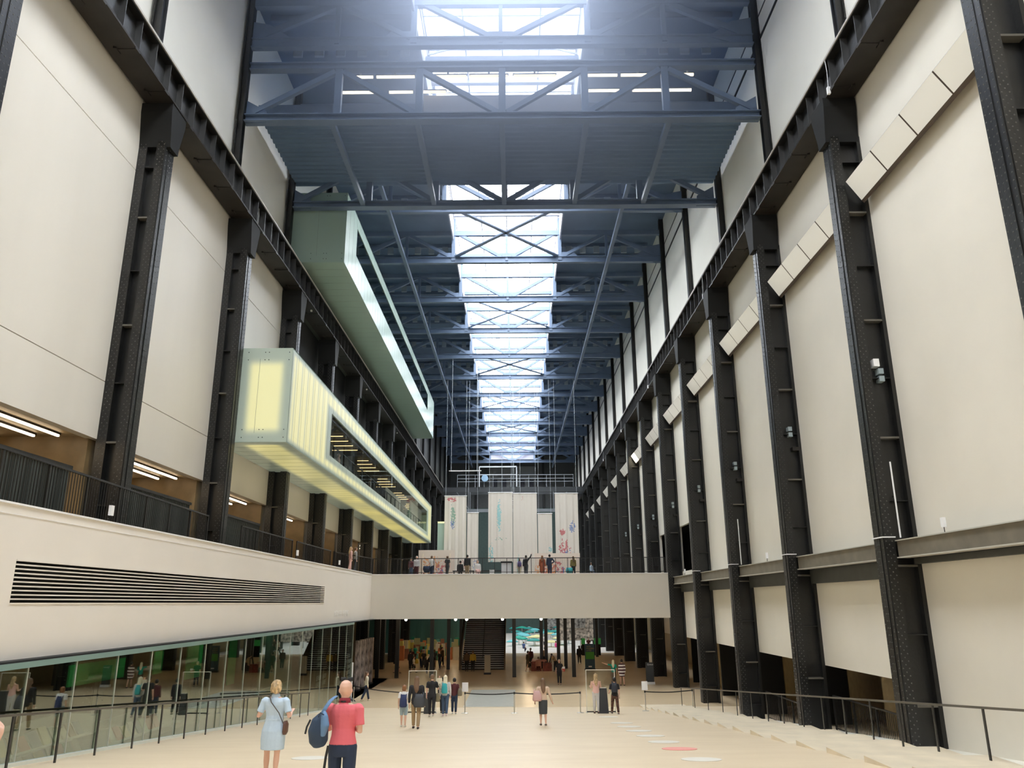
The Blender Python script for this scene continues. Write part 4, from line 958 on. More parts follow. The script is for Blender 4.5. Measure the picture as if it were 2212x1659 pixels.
    if hk != 'bald':
        g = MB()
        g.ring([hd(0, -.018, -.038), hd(0, -.022, -.01), hd(0, -.014, .025), hd(0, -.008, .055), hd(0, -.006, .078)], [(.044 * s, .040 * s), (.054 * s, .050 * s), (.056 * s, .062 * s), (.045 * s, .052 * s), (.012 * s, .014 * s)], 14, flat=(math.cos(yw), math.sin(yw), 0))
        if hk == 'long':
            g.ring([hd(0, -.028, .02), hd(0, -.045, -.05), T(0, -.062, z_(.80)), T(.006, -.074, z_(.74)), T(0, -.066, z_(.68))], [(.048 * s, .036 * s), (.056 * s, .034 * s), (.056 * s, .024 * s), (.046 * s, .018 * s), (.014 * s, .008 * s)], 12, flat=(1, 0, 0))
        if hk == 'bob':
            g.ring([hd(0, -.016, .04), hd(0, -.022, -.01), hd(0, -.026, -.05), hd(0, -.026, -.075)], [(.050 * s, .052 * s), (.056 * s, .05 * s), (.057 * s, .046 * s), (.046 * s, .036 * s)], 12, flat=(1, 0, 0))
        if hk == 'bun':
            [g.ell(hd(*p), tuple(q * s for q in r), 12, 8) for p, r in (((0, -.06, .0), (.034, .034, .042)), ((.012, -.056, -.04), (.026, .024, .024)), ((-.016, -.064, .03), (.026, .024, .024)), ((-.034, -.03, -.02), (.026, .03, .04)), ((.036, -.03, -.01), (.026, .03, .044)), ((.02, -.03, .055), (.03, .03, .024)), ((-.014, -.07, -.012), (.015, .02, .036)))]
        g.build('hair', HC[hcol], t, smooth=True, off=False, remesh=max(vox * .6, .006))
    g = MB()
    for sd in (-1, 1): g.ell(hd(sd * .017, .048, .002), (.006 * s, .004 * s, .004 * s), 8, 5)
    g.build('eyes', EYE, body, off=False)
    MB().ell(hd(0, .046, -.034), (.013 * s, .004 * s, .004 * s), 8, 5).build('mouth', LIP, body, off=False)
    t['_h'] = H; del t['_h']
    return t, J
PAL = dict(white=(.82, .80, .78), cream=(.80, .72, .55), black=(.018, .018, .022), navy=(.02, .035, .075), jeans=(.06, .10, .17), bluejeans=(.10, .17, .28), grey=(.35, .35, .35), lightgrey=(.62, .60, .60), beige=(.62, .46, .34), pink=(.76, .155, .19), sky=(.50, .63, .77), khaki=(.36, .25, .14),
           maroon=(.09, .02, .025), green=(.01, .32, .22), yellow=(.62, .42, .06), red=(.55, .08, .05), rust=(.38, .10, .04), olive=(.22, .17, .05), teal=(.05, .42, .45), brown=(.14, .09, .05), charcoal=(.045, .05, .055), hotpink=(.9, .1, .35), palepink=(.8, .5, .45))
def world_of(t, v):   # local point of a person -> world
    a = t.rotation_euler.z; return Vector((t.location.x + v.x * math.cos(a) - v.y * math.sin(a), t.location.y + v.x * math.sin(a) + v.y * math.cos(a), t.location.z + v.z))

# --- the two in front
lady, J1 = person('woman in a pale blue belted shirt dress with upswept blond hair, looking up', (-4.17, 14.3, ramp(14.3)), 1.62, 4, 'l', ('bun', 'blond'), ('tee', 'sky'), ('dress', 'sky', .315), (0.5, .4, .3),
    armL=((-.34, -.1, -1), (-.05, 1, .25)), armR=((.30, -.1, -1), (-.15, 1, .3)), legs=((3, 2), (-3, 3)), vox=.009, wide=1.12, turn=0)
o = MB().ring([(0, 0, .98), (0, 0, 1.0)], [(.152, .110), (.150, .108)], 20, flat=(1, 0, 0)).build('belt', mat('pale_belt', (.55, .68, .8), .8), lady, off=False)
g = MB().ring([(0, -.005, 1.34), (0, .0, 1.395)], [(.085, .07), (.06, .055)], 16, flat=(1, 0, 0)).build('collar', mat('cloth_sky', PAL['sky'], .8), lady, smooth=True, off=False)
t = thing('shoulder_bag', 'small brown shoulder bag on a thin strap worn by the woman in the blue dress', 'bag', (-3.95, 14.25, ramp(14.3) + .80))
g = MB(); bx = (-3.965, 14.26, ramp(14.3) + .86)
g.ring([(bx[0], bx[1], bx[2] - .11), (bx[0] + .005, bx[1], bx[2] - .07), (bx[0] + .01, bx[1], bx[2] + .05), (bx[0], bx[1], bx[2] + .10)], [(.03, .06), (.045, .085), (.045, .08), (.03, .05)], 12, flat=(1, 0, 0)).build('pouch', mat('brown_leather', (.11, .05, .035), .5), t, smooth=True)
zb_ = ramp(14.3)
MB().ring([(-3.975, 14.17, zb_ + .93), (-4.06, 14.165, zb_ + 1.1), (-4.20, 14.155, zb_ + 1.27), (-4.262, 14.22, zb_ + 1.385), (-4.26, 14.33, zb_ + 1.36)], .008, 6).build('strap', mat('strap_dark', (.08, .07, .07), .6), t)
man, J2 = person('bald man in a salmon pink polo shirt and dark jeans with sunglasses on his head', (-2.16, 10.4, ramp(10.4)), 1.63, 4, 'l', ('bald', 'shaved'), ('tee', 'pink'), ('trousers', 'navy'), (.05, .04, .04),
    armL=((-.10, .3, -1), (.2, 1, .2)), armR=((.10, -.10, -1), (-.6, 1, .25)), legs=((3, 2), (-3, 3)), vox=.008, wide=1.10, hemz=.56)
MB().ring([(0, -.006, 1.355), (0, .0, 1.41)], [(.08, .068), (.064, .06)], 16, flat=(1, 0, 0)).build('collar', mat('collar_dark_pink', (.30, .03, .05), .8), man, smooth=True, off=False)
HZ = .925 * 1.63
g = MB()
for sd in (-1, 1): g.ring([(sd * .045 - .035, .05, HZ + .115), (sd * .045 + .03, .055, HZ + .12)], [(.01, .024), (.01, .024)], 10, flat=(0, 1, 0))
g.beam((-.07, .03, HZ + .11), (.07, .03, HZ + .11), .02, .03).build('sunglasses', RUBBER, man, off=False)
MB().ring([(-.03, -.064, 1.375), (0, -.075, 1.372), (.03, -.064, 1.375)], .010, 8).build('neck_strap', RUBBER, man, off=False)
MB().ring([(0, 0, .85), (0, 0, .875)], [(.158, .112), (.158, .112)], 18, flat=(1, 0, 0)).build('belt', RUBBER, man, off=False)
z0 = ramp(10.4)
t = thing('backpack', 'blue and navy backpack hanging from the left shoulder of the man in pink', 'bag', (-2.42, 10.3, z0 + .9))
NVY = mat('navy_canvas', (.025, .05, .095), .7, bump=.3, bscale=30); BLU = mat('blue_canvas', (.13, .24, .42), .7, bump=.3, bscale=30)
MB().ring([(-2.42, 10.27, z0 + .87), (-2.43, 10.26, z0 + .93), (-2.44, 10.25, z0 + 1.05), (-2.42, 10.25, z0 + 1.16), (-2.39, 10.26, z0 + 1.24)], [(.07, .06), (.115, .095), (.125, .105), (.105, .09), (.05, .05)], 18, flat=(1, 0, 0)).build('pack', NVY, t, smooth=True, remesh=.012)
MB().ring([(-2.37, 10.2, z0 + 1.0), (-2.345, 10.185, z0 + 1.12), (-2.36, 10.2, z0 + 1.22), (-2.37, 10.24, z0 + 1.27)], [(.03, .05), (.055, .06), (.045, .05), (.02, .03)], 18, flat=(1, 0, 0)).build('pocket', BLU, t, smooth=True, remesh=.01)
MB().ring([(-2.40, 10.22, z0 + 1.24), (-2.36, 10.25, z0 + 1.32), (-2.315, 10.28, z0 + 1.39), (-2.28, 10.32, z0 + 1.425), (-2.27, 10.40, z0 + 1.43)], [(.024, .008)] * 5, 8, flat=(1, 0, 0)).build('shoulder_strap', BLU, t, smooth=True)
MB().ring([(-2.43, 10.17, z0 + 1.22), (-2.40, 10.15, z0 + 1.27), (-2.36, 10.17, z0 + 1.24)], .010, 6).build('grab_loop', NVY, t)
MB().ring([(-2.54, 10.24, z0 + 1.18), (-2.575, 10.22, z0 + 1.10), (-2.59, 10.22, z0 + 1.02)], [(.012, .004)] * 3, 6, flat=(1, 0, 0)).build('strap_end', RUBBER, t)
MB().ring([(-2.31, 10.27, z0 + .88), (-2.33, 10.26, z0 + .76), (-2.345, 10.25, z0 + .60)], [(.016, .006)] * 3, 6, flat=(1, 0, 0)).build('strap_end', RUBBER, t)
# person at the picture edge, only arm and hand in view
edge, J3 = person('person in a white sleeve at the left picture edge, pointing with one hand', (-3.12, 4.35, ramp(4.35)), 1.66, 20, 'l', ('short', 'brown'), ('long', 'white'), ('trousers', 'charcoal'),
    armL=((-.2, .1, -1), (0, .6, -.6)), armR=((.42, .38, -.72), (-.16, .42, .95)), vox=.007, point=1)

# --- the group on the ramp
def P(lab, x, y, z, H, yaw=0, **k): return person(lab, (x, y, z), H, yaw, **k)
P('girl with short auburn hair in white tee and pale blue shorts', -4.04, 29.62, ramp(29.62), 1.40, hair=('bob', 'auburn'), top=('tee', 'white'), bottom=('shorts', (.35, .45, .52)), shoe=(.7, .66, .58), vox=.012, skin='l', legs=((4, 2), (-4, 3)))
P('woman with long wavy brown hair, black jacket and khaki trousers', -3.46, 28.53, ramp(28.53), 1.70, hair=('long', 'brown'), top=('long', 'black'), bottom=('trousers', 'khaki'), shoe=(.03, .02, .02), vox=.013, legs=((10, 2), (-14, 6)), wide=1.12, hemz=.48)
P('man in black tee and black trousers carrying a baby', -3.8, 37.03, ramp(37.03), 1.78, hair=('short', 'brown'), top=('tee', 'black'), bottom=('trousers', 'black'), shoe=(.6, .56, .48), vox=.015, legs=((5, 3), (-16, 12)), armR=((.3, .2, -1), (-.1, 1, .5)))
person('baby in pale clothes held at the shoulder of the man in black', (-3.5, 37.25, ramp(37.03) + 1.12), .62, 160, hair=('bald', 'pale'), top=('long', 'cream'), bottom=('trousers', 'cream'), vox=.013, wide=1.5, legs=((40, 60), (40, 60)))
P('blond woman in grey sweater and jeans wearing a teal backpack', -3.24, 37.4, ramp(37.4), 1.74, hair=('long', 'pale'), top=('long', 'lightgrey'), bottom=('trousers', 'jeans'), shoe=(.75, .6, .6), vox=.015, legs=((8, 4), (-14, 14)))
P('dark haired person in maroon top with a shoulder bag', -3.0, 39.68, ramp(39.68), 1.62, hair=('short', 'black'), top=('long', 'maroon'), bottom=('trousers', 'navy'), shoe=(.7, .7, .72), vox=.018)
P('person in black mostly hidden behind the blond woman', -3.62, 40.6, ramp(40.6), 1.66, hair=('short', 'black'), top=('long', 'black'), bottom=('trousers', 'black'), vox=.018)
P('woman with dark hair in cream top and navy trousers walking by the white post', -9.33, 51.07, 0, 1.74, 60, hair=('long', 'brown'), top=('long', 'cream'), bottom=('trousers', 'navy'), shoe=(.75, .68, .55), vox=.02, legs=((18, 6), (-18, 10)))
P('woman in beige cardigan and dark grey skirt', .95, 30.04, ramp(30.04), 1.60, -5, hair=('long', 'brown'), top=('long', 'beige'), bottom=('skirt', 'charcoal'), shoe=(.1, .08, .06), vox=.013, legs=((4, 2), (-4, 3)), armR=((.35, -.1, -1), (.35, .1, -1)), armL=((-.3, -.1, -1), (-.1, .3, -.6)), hemz=.52)
P('blond woman in pale tank top and light grey trousers', 3.78, 39.42, ramp(39.42), 1.79, hair=('long', 'blond'), top=('tank', 'palepink'), bottom=('trousers', 'lightgrey'), shoe=(.08, .05, .05), vox=.016, armL=((-.2, .1, -1), (0, 1, .2)), armR=((.2, .1, -1), (0, 1, .2)), legs=((2, 2), (-2, 2)))
P('man in black tee and patterned trousers standing with legs apart', 4.6, 38.85, ramp(38.85), 1.64, -10, hair=('short', 'black'), top=('tee', 'black'), bottom=('trousers', 'brown'), bm=mat('patterned_cloth', (.10, .045, .03), .8, var=.8, scale=14), vox=.016, legs=((20, 4), (-16, 4)), armL=((-.2, .1, -1), (.1, .8, -.3)))
P('member of staff in black with face mask and red lanyard facing the viewer', 3.14, 60.24, 0, 1.76, 185, hair=('short', 'grey'), top=('tee', 'black'), bottom=('trousers', 'black'), vox=.02, armL=((-.2, .2, -1), (-.1, .9, -.4)))
P('woman in green tee pointing left with her whole arm', 7.04, 59.71, 0, 1.74, 10, hair=('long', 'pale'), top=('tee', 'green'), bottom=('trousers', 'brown'), vox=.02, armL=((-1, .1, .12), (-1, .1, .35)), point=-1, skin='l')
STRP = bpy.data.materials.new('striped_cloth'); STRP.use_nodes = True
_n = STRP.node_tree; _w = _n.nodes.new('ShaderNodeTexWave'); _w.bands_direction = 'Z'; _w.inputs['Scale'].default_value = 1.5; _t = _n.nodes.new('ShaderNodeTexCoord'); _r = _n.nodes.new('ShaderNodeValToRGB')
_r.color_ramp.interpolation = 'CONSTANT'; _r.color_ramp.elements[0].color = (.07, .015, .02, 1); _r.color_ramp.elements[1].position = .5; _r.color_ramp.elements[1].color = (.8, .74, .72, 1)
_n.links.new(_t.outputs['Object'], _w.inputs[0]); _n.links.new(_w.outputs[0], _r.inputs[0]); _n.links.new(_r.outputs[0], _n.nodes['Principled BSDF'].inputs['Base Color'])
P('person in a burgundy and white striped knee length dress', 7.62, 59.4, 0, 1.80, -15, hair=('short', 'black'), top=('long', 'white'), tm=STRP, bottom=('dress', 'white', .34), shoe=(.04, .02, .02), vox=.02)
P('long haired person in black walking away under the bridge with a brown bag', 6.16, 80, 0, 1.72, hair=('long', 'black'), top=('long', 'black'), bottom=('trousers', 'black'), vox=.025, legs=((14, 6), (-14, 8)))
P('person in brown jacket at the foot of the black staircase', -4.4, 72.1, 0, 1.72, hair=('short', 'black'), top=('long', 'brown'), bottom=('trousers', 'black'), vox=.025)
P('person in yellow top at the foot of the black staircase', -3.85, 72.1, 0, 1.74, hair=('short', 'brown'), top=('long', 'yellow'), bottom=('trousers', 'black'), vox=.025)
# bags carried by the group
def pack(lab, x, y, z, w, h, d, m, shape='pack', cat='bag', name='backpack', strap=True):
    t = thing(name, lab, cat, (x, y, z))
    MB().ring([(x, y, z), (x, y, z + h * .12), (x, y, z + h * .6), (x, y, z + h)], [(w * .40, d * .4), (w * .5, d * .5), (w * .46, d * .45), (w * .28, d * .25)], 12, flat=(1, 0, 0)).build('body', m, t, smooth=True)
    if strap:
        for sx in (-1, 1): MB().ring([(x + sx * w * .3, y + d * .3, z + h * .4), (x + sx * w * .33, y + d * .4, z + h * .9), (x + sx * w * .3, y + d * .9, z + h * 1.12)], [(.02, .006)] * 3, 6, flat=(1, 0, 0)).build('strap', m, t)
    return t
pack('dark blue drawstring bag on the back of the auburn haired girl', -4.04, 29.46, ramp(29.6) + .66, .27, .42, .14, cm('darkblue', (.035, .05, .13)))
pack('large dark grey bag with a pink top slung behind the woman in black jacket', -3.34, 28.32, ramp(28.5) + .70, .40, .42, .16, cm('darkgrey', (.06, .065, .075)), name='shoulder_bag')
pack('teal backpack on the blond woman in grey sweater', -3.26, 37.2, ramp(37.4) + .98, .27, .42, .16, cm('teal', PAL['teal']))
pack('patterned brown bag carried on the right of the maroon dressed person', -2.73, 39.6, ramp(39.6) + .80, .22, .34, .16, cm('bagbrown', (.2, .17, .12)), name='shoulder_bag', strap=False)
pack('khaki bag hanging between the man in black and the blond woman', -3.56, 37.2, ramp(37.3) + .62, .22, .36, .14, cm('khaki2', (.22, .19, .12)), name='shoulder_bag', strap=False)
pack('pink tote bag on the left arm of the woman in beige', .74, 29.92, ramp(30) + .82, .34, .36, .14, cm('dustypink', (.60, .38, .36)), name='tote_bag')
pack('small dark backpack on the man with patterned trousers', 4.58, 38.68, ramp(38.8) + .95, .30, .42, .16, cm('packdark', (.04, .045, .06)))
t = thing('folder', 'red and white folder held by the member of staff', 'folder', (3.44, 60.0, 1.0))
MB().box(3.33, 3.53, 59.96, 60.0, .92, 1.12).build('cover', cm('red', PAL['red']), t); MB().box(3.34, 3.54, 59.94, 59.99, 1.12, 1.26).build('sheets', WHITE, t)

# --- crowd under the bridge
tops = [('black', 'black'), ('maroon', 'black'), ('olive', 'navy'), ('black', 'charcoal'), ('yellow', 'black'), ('charcoal', 'khaki'), ('brown', 'black'), ('navy', 'jeans'), ('grey', 'black'), ('black', 'navy'), ('rust', 'charcoal'), ('green', 'black')]
spots = [(-9.6, 73.8, 1.65, 20), (-9.9, 77, 1.7, 170), (-8.9, 76.2, 1.62, 200), (-8.5, 74.9, 1.6, 150), (-8.0, 77.5, 1.72, 30), (-7.6, 75.5, 1.66, 190), (-7.1, 77.9, 1.74, 120), (-8.2, 79.8, 1.7, 80), (-9.2, 80.5, 1.68, 10), (-7.0, 74.3, 1.60, 220), (-7.7, 82.5, 1.7, 0), (-10.2, 82, 1.72, 45)]
words = ['black', 'maroon', 'olive', 'all black', 'mustard yellow', 'charcoal', 'brown', 'navy', 'mid grey', 'black and navy', 'rust', 'dark green']
for i, ((x, y, h, yw), (a, b)) in enumerate(zip(spots, tops)):
    person('visitor in %s in the crowd left under the bridge, %s from the front' % (words[i], ORD[i]), (x, y, 0), h, yw, 'lmd'[i % 3], (('short', 'long', 'bob')[i % 3], ('black', 'brown')[i % 2]), (('long', 'tee')[i % 2], a), ('trousers', b), vox=.03, group='visitors crowding left under the bridge')
P('boy in red top and black shorts striding with a backpack under the bridge', -10.3, 70.66, 0, 1.42, 80, hair=('short', 'black'), top=('tee', 'red'), bottom=('shorts', 'black'), vox=.025, legs=((24, 10), (-22, 10)))
P('boy in white tee holding something yellow, black shorts, under the bridge', -8.92, 70.9, 0, 1.40, 80, hair=('short', 'brown'), top=('tee', 'white'), bottom=('shorts', 'black'), vox=.025, legs=((24, 10), (-22, 10)))
pack('yellow bag carried by the boy in white tee', -8.66, 70.9, .75, .28, .40, .2, cm('yellow', PAL['yellow']), strap=False, name='shoulder_bag')
pack('black backpack on the boy in red', -10.52, 70.6, .75, .26, .42, .3, cm('black', PAL['black']))
P('blond person in black crouching forward at the front of the crowd', -7.67, 70.05, 0, 1.60, 30, hair=('long', 'pale'), top=('long', 'black'), bottom=('trousers', 'black'), vox=.025, lean=18)
P('person in black trousers beside the left bridge post', -7.2, 70.47, 0, 1.56, 10, hair=('short', 'brown'), top=('tee', 'black'), bottom=('trousers', 'black'), vox=.025)

# --- people on the bridge
BZ = 7.7
bp = [(-8.1, 61, 1.45, 150, 'woman with pale hair and dark dress on the bridge, farthest left', ('bob', 'grey'), ('long', 'maroon'), ('trousers', 'jeans')),
      (-7.7, 61.3, 1.62, 160, 'man in grey jacket beside the pale haired woman on the bridge', ('short', 'grey'), ('long', 'lightgrey'), ('trousers', 'maroon')),
      (-6.5, 61, 1.62, 20, 'man in white shirt pushing a dark pram on the bridge', ('short', 'brown'), ('tee', 'white'), ('trousers', 'navy')),
      (-5.3, 61.2, 1.62, 30, 'person in black tee and grey trousers standing alone on the bridge', ('short', 'brown'), ('tee', 'charcoal'), ('trousers', 'charcoal')),
      (-3.75, 61, 1.68, 0, 'person in black jacket and khaki trousers on the bridge by the bench', ('short', 'black'), ('long', 'black'), ('trousers', 'khaki')),
      (.27, 61, 1.36, 0, 'child with small purple backpack on the bridge', ('bob', 'brown'), ('tee', 'lightgrey'), ('trousers', 'cream')),
      (.78, 61, 1.62, 10, 'person in black raising one arm on the bridge', ('short', 'black'), ('long', 'black'), ('trousers', 'charcoal')),
      (2.6, 61, 1.68, 5, 'person in navy with hand on hip on the bridge', ('short', 'black'), ('long', 'navy'), ('trousers', 'navy')),
      (4.45, 61.4, 1.55, -20, 'woman in olive jacket on the bridge at the right', ('long', 'brown'), ('long', 'olive'), ('trousers', 'black'))]
for i, (x, y, h, yw, lab, hr, tp, bt) in enumerate(bp):
    kw = {}
    if 'raising' in lab: kw['armR'] = ((.7, .2, .8), (.3, .3, 1))
    if 'hip' in lab: kw['armR'] = ((.8, -.2, -.8), (-.7, .2, -.5))
    P(lab, x, y, BZ, h, yw, hair=hr, top=tp, bottom=bt, vox=.025, **kw)
P('woman in a long rust coloured coat on the bridge', 2.03, 61, BZ, 1.60, 10, hair=('long', 'auburn'), top=('long', 'rust'), bottom=('dress', 'rust', .18), vox=.025)
P('person in black sitting on the bench on the bridge', -4.3, 61.1, BZ, 1.60, 0, hair=('short', 'black'), top=('long', 'black'), bottom=('trousers', 'black'), vox=.025, legs=((85, 85), (85, 85)))
P('woman in white and pink sitting on the bridge', -2.95, 60.9, BZ, 1.62, 170, hair=('bob', 'brown'), top=('long', 'white'), bottom=('trousers', 'palepink'), vox=.025, legs=((85, 85), (85, 85)))
P('person crouching at the right end of the bridge', 5.8, 61, BZ, 1.3, 60, hair=('short', 'brown'), top=('long', 'sky'), bottom=('trousers', 'jeans'), vox=.025, legs=((95, 120), (60, 110)))
pack('small purple backpack on the child on the bridge', .27, 60.82, BZ + .75, .28, .38, .14, cm('purple', (.12, .08, .25)))
P('fair haired visitor leaning at the left gallery railing', -10.95, 52.2, 7.8, 1.62, 60, hair=('long', 'blond'), top=('long', 'palepink'), bottom=('trousers', 'palepink'), vox=.025)
P('visitor in dark grey jacket leaning at the left gallery railing', -11.0, 54.0, 7.8, 1.72, 60, hair=('short', 'brown'), top=('long', 'grey'), bottom=('trousers', 'charcoal'), vox=.025)
P('person in red striped top inside the window of the yellow box', -11.1, 47.8, 13.15, 1.72, 80, hair=('short', 'brown'), top=('tee', 'palepink'), bottom=('trousers', 'charcoal'), vox=.025)
P('person in pale top farther along inside the yellow box', -10.9, 57.5, 13.15, 1.7, 80, hair=('short', 'black'), top=('tee', 'lightgrey'), bottom=('trousers', 'charcoal'), vox=.025)
t = thing('bench', 'long dark bench on the bridge behind the railing', 'bench', (-2.2, 61.5, BZ))
MB().box(-4.9, -.3, 61.3, 61.7, BZ + .42, BZ + .5).build('seat', RUBBER, t)
for x in (-4.8, -3.3, -1.8, -.4): MB().box(x - .03, x + .03, 61.32, 61.68, BZ, BZ + .42).build('leg', RUBBER, t)
t = thing('lectern', 'white cabinet with a black top standing on the bridge', 'cabinet', (-.7, 60, BZ))
MB().box(-1.1, -.35, 59.8, 60.3, BZ, BZ + .98).build('body', WHITE, t); MB().box(-1.16, -.29, 59.75, 60.35, BZ + .98, BZ + 1.1).build('top', RUBBER, t)
t = thing('white_box', 'small white box at the foot of the bench on the bridge', 'box', (-1.8, 60, BZ)); MB().box(-2.0, -1.6, 59.9, 60.2, BZ, BZ + .48).build('body', WHITE, t); MB().box(-2.02, -1.58, 59.88, 60.22, BZ + .48, BZ + .5).build('lid', mat('lid_grey', (.6, .6, .6), .5), t)
t = thing('pram', 'dark pram pushed by the man in white on the bridge', 'pram', (-6.85, 60.8, BZ))
MB().ring([(-6.85, 60.8, BZ + .35), (-6.85, 60.8, BZ + .6), (-6.85, 60.8, BZ + .82)], [(.2, .15), (.3, .2), (.26, .18)], 12, flat=(1, 0, 0)).build('hood', cm('navy', PAL['navy']), t, smooth=True)
for sx in (-.2, .2): MB().ring([(-6.85 + sx, 60.6, BZ + .14), (-6.85 + sx, 60.64, BZ + .14)], .14, 14).build('wheel', RUBBER, t)
MB().beam((-6.85, 60.8, BZ + .2), (-6.5, 60.9, BZ + .95), .04, .04).build('handle', CHROME, t)
t = thing('pushchair', 'turquoise pushchair beside the woman in olive on the bridge', 'pram', (4.1, 60.9, BZ))
MB().ring([(4.1, 60.9, BZ + .2), (4.1, 60.9, BZ + .45), (4.1, 60.9, BZ + .65)], [(.2, .15), (.28, .2), (.22, .18)], 12, flat=(1, 0, 0)).build('seat', cm('teal', PAL['teal']), t, smooth=True)
for sx in (-.18, .18): MB().ring([(4.1 + sx, 60.7, BZ + .12), (4.1 + sx, 60.74, BZ + .12)], .12, 14).build('wheel', RUBBER, t)

# ------------------------------------------------------------------ floor furniture
def stanchion(x, y, lab, sign=False):
    z = ramp(y); t = thing('barrier_post', lab, 'barrier post', (x, y, z), 'belt barrier posts')
    MB().ring([(x, y, z), (x, y, z + .02), (x, y, z + .04)], [.17, .17, .04], 20).build('base', CHROME, t)
    MB().ring([(x, y, z + .03), (x, y, z + .90)], .03, 12).build('pole', CHROME, t)
    MB().ring([(x, y, z + .86), (x, y, z + .96)], .04, 12).build('belt_head', RUBBER, t)
    if sign:
        q = thing('sign_sheet', 'blank white sheet on top of the %s' % lab, 'sign', (x, y, z + .97)); MB().box(x - .15, x + .15, y - .008, y + .008, z + .98, z + 1.40).build('sheet', WHITE, q)
        MB().box(x - .012, x + .012, y - .01, y + .01, z + .95, z + 1.0).build('holder', CHROME, q)
    return (x, y, z + .91)
sp = [stanchion(-2.51, 40.1, 'barrier post left of centre carrying a sheet', True), stanchion(-.12, 39.85, 'middle barrier post before the grey floor patch'), stanchion(3.06, 40.0, 'barrier post beside the clear screen'),
      stanchion(6.47, 41.73, 'barrier post at the right carrying a sheet', True), stanchion(9.6, 45.2, 'barrier post by the right handrail end'), stanchion(-10.0, 50.6, 'barrier post beside the tall white post'), stanchion(-5.5, 41.5, 'barrier post behind the left clear screen')]
for a, b, lab in ((0, 1, 'black barrier belt between the left and middle posts'), (1, 2, 'black barrier belt between the middle and third posts'), (3, 4, 'black barrier belt at the right'), (5, 6, 'black barrier belt running behind the group on the ramp')):
    p, q = Vector(sp[a]), Vector(sp[b]); pts = [p.lerp(q, i / 8) - Vector((0, 0, .06 * math.sin(PI * i / 8))) for i in range(9)]
    g = MB()
    for i in range(8): g.beam(pts[i], pts[i + 1], .006, .05)
    tag(g.build('barrier_belt', RUBBER), lab, 'barrier belt', 'belt barriers')
def screen(x0, x1, y, lab, z=None):
    z = ramp(y) if z is None else z; t = thing('clear_screen', lab, 'screen', ((x0 + x1) / 2, y, z), 'clear screens')
    MB().box(x0, x1, y - .004, y + .004, z + .08, z + 1.95).build('pane', glass('acrylic', (.93, .95, .93), .05), t)
    MB().box(x0, x1, y - .01, y + .01, z + 1.93, z + 1.96).build('top_edge', mat('acrylic_edge', (.75, .73, .65), .3), t)
    for x in (x0, x1):
        MB().box(x - .015, x + .015, y - .012, y + .012, z + .02, z + 1.96).build('side_edge', mat('acrylic_edge', (.75, .73, .65), .3), t)
        MB().box(x - .03, x + .03, y - .25, y + .25, z, z + .03).build('foot', CHROME, t)
    MB().box(x0, x1, y - .02, y + .02, z + .03, z + .08).build('base_bar', RUBBER, t)
screen(-5.3, -3.95, 40.4, 'clear upright screen behind the group on the left'); screen(3.37, 4.75, 39.95, 'clear upright screen beside the blond woman in tank top')
screen(-12.0, -10.75, 50.95, 'clear upright screen standing behind the shop glass', 0)
def kiosk(x, y, lab, w=.32, h=1.0, m=None, base=None, taper=.75, name='totem', d=.2, parts=()):
    z = ramp(y); t = thing(name, lab, 'totem', (x, y, z)); m = m or mat('totem_dark', (.045, .05, .055), .5)
    MB().add([(x - w / 2, y - d / 2, z), (x + w / 2, y - d / 2, z), (x + w / 2, y + d / 2, z), (x - w / 2, y + d / 2, z), (x - w / 2 * taper, y - d / 2, z + h), (x + w / 2 * taper, y - d / 2, z + h), (x + w / 2 * taper, y + d / 2, z + h), (x - w / 2 * taper, y + d / 2, z + h)],
             [(0, 3, 2, 1), (4, 5, 6, 7), (0, 1, 5, 4), (1, 2, 6, 5), (2, 3, 7, 6), (3, 0, 4, 7)]).build('body', m, t)
    if base: MB().box(x - w / 2 - .05, x + w / 2 + .05, y - d / 2 - .05, y + d / 2 + .05, z, z + .16).build('plinth', base, t)
    return t, z
t, z = kiosk(4.12, 39.4, 'dark tapered totem between the blond woman and the man in patterned trousers', .46, 1.12, taper=.72)
MB().box(3.98, 4.26, 39.3, 39.5, z + 1.12, z + 1.15).build('tray', CHROME, t)
t, z = kiosk(-4.3, 39.9, 'dark totem behind the left clear screen', .34, .95); MB().box(-4.42, -4.18, 39.8, 40.0, z + .95, z + .98).build('tray', CHROME, t)
t, z = kiosk(9.77, 60.24, 'slim dark totem with a white plinth at the right under the bridge', .56, 1.5, base=WHITE, taper=1.0)
text('Queue', 'lettering', mat('pale_ink', (.7, .7, .72), .5), t, .16, (9.58, 60.13, 1.32), (PI / 2, 0, 0))
t, z = kiosk(-2.45, 68.87, 'slim cream totem on a dark plinth in front of the staircase', .5, 1.53, m=mat('totem_cream', (.55, .5, .40), .6), base=RUBBER, taper=1.0)
t, z = kiosk(6.5, 72.4, 'tall blue and green banner totem under the bridge', .86, 2.22, m=mat('banner_blue', (.02, .06, .10), .5), base=RUBBER, taper=1.0)
MB().box(6.12, 6.88, 72.28, 72.3, .95, 1.55).build('green_field', mat('banner_green', (.05, .25, .03), .5), t)
text('TATE\nMODERN\nLATES', 'lettering', mat('ochre_ink', (.30, .22, .08), .5), t, .17, (6.18, 72.27, 1.95), (PI / 2, 0, 0))
MB().box(6.36, 6.64, 72.26, 72.29, .28, .38).build('pale_mark', mat('pale_ink', (.7, .7, .72), .5), t)
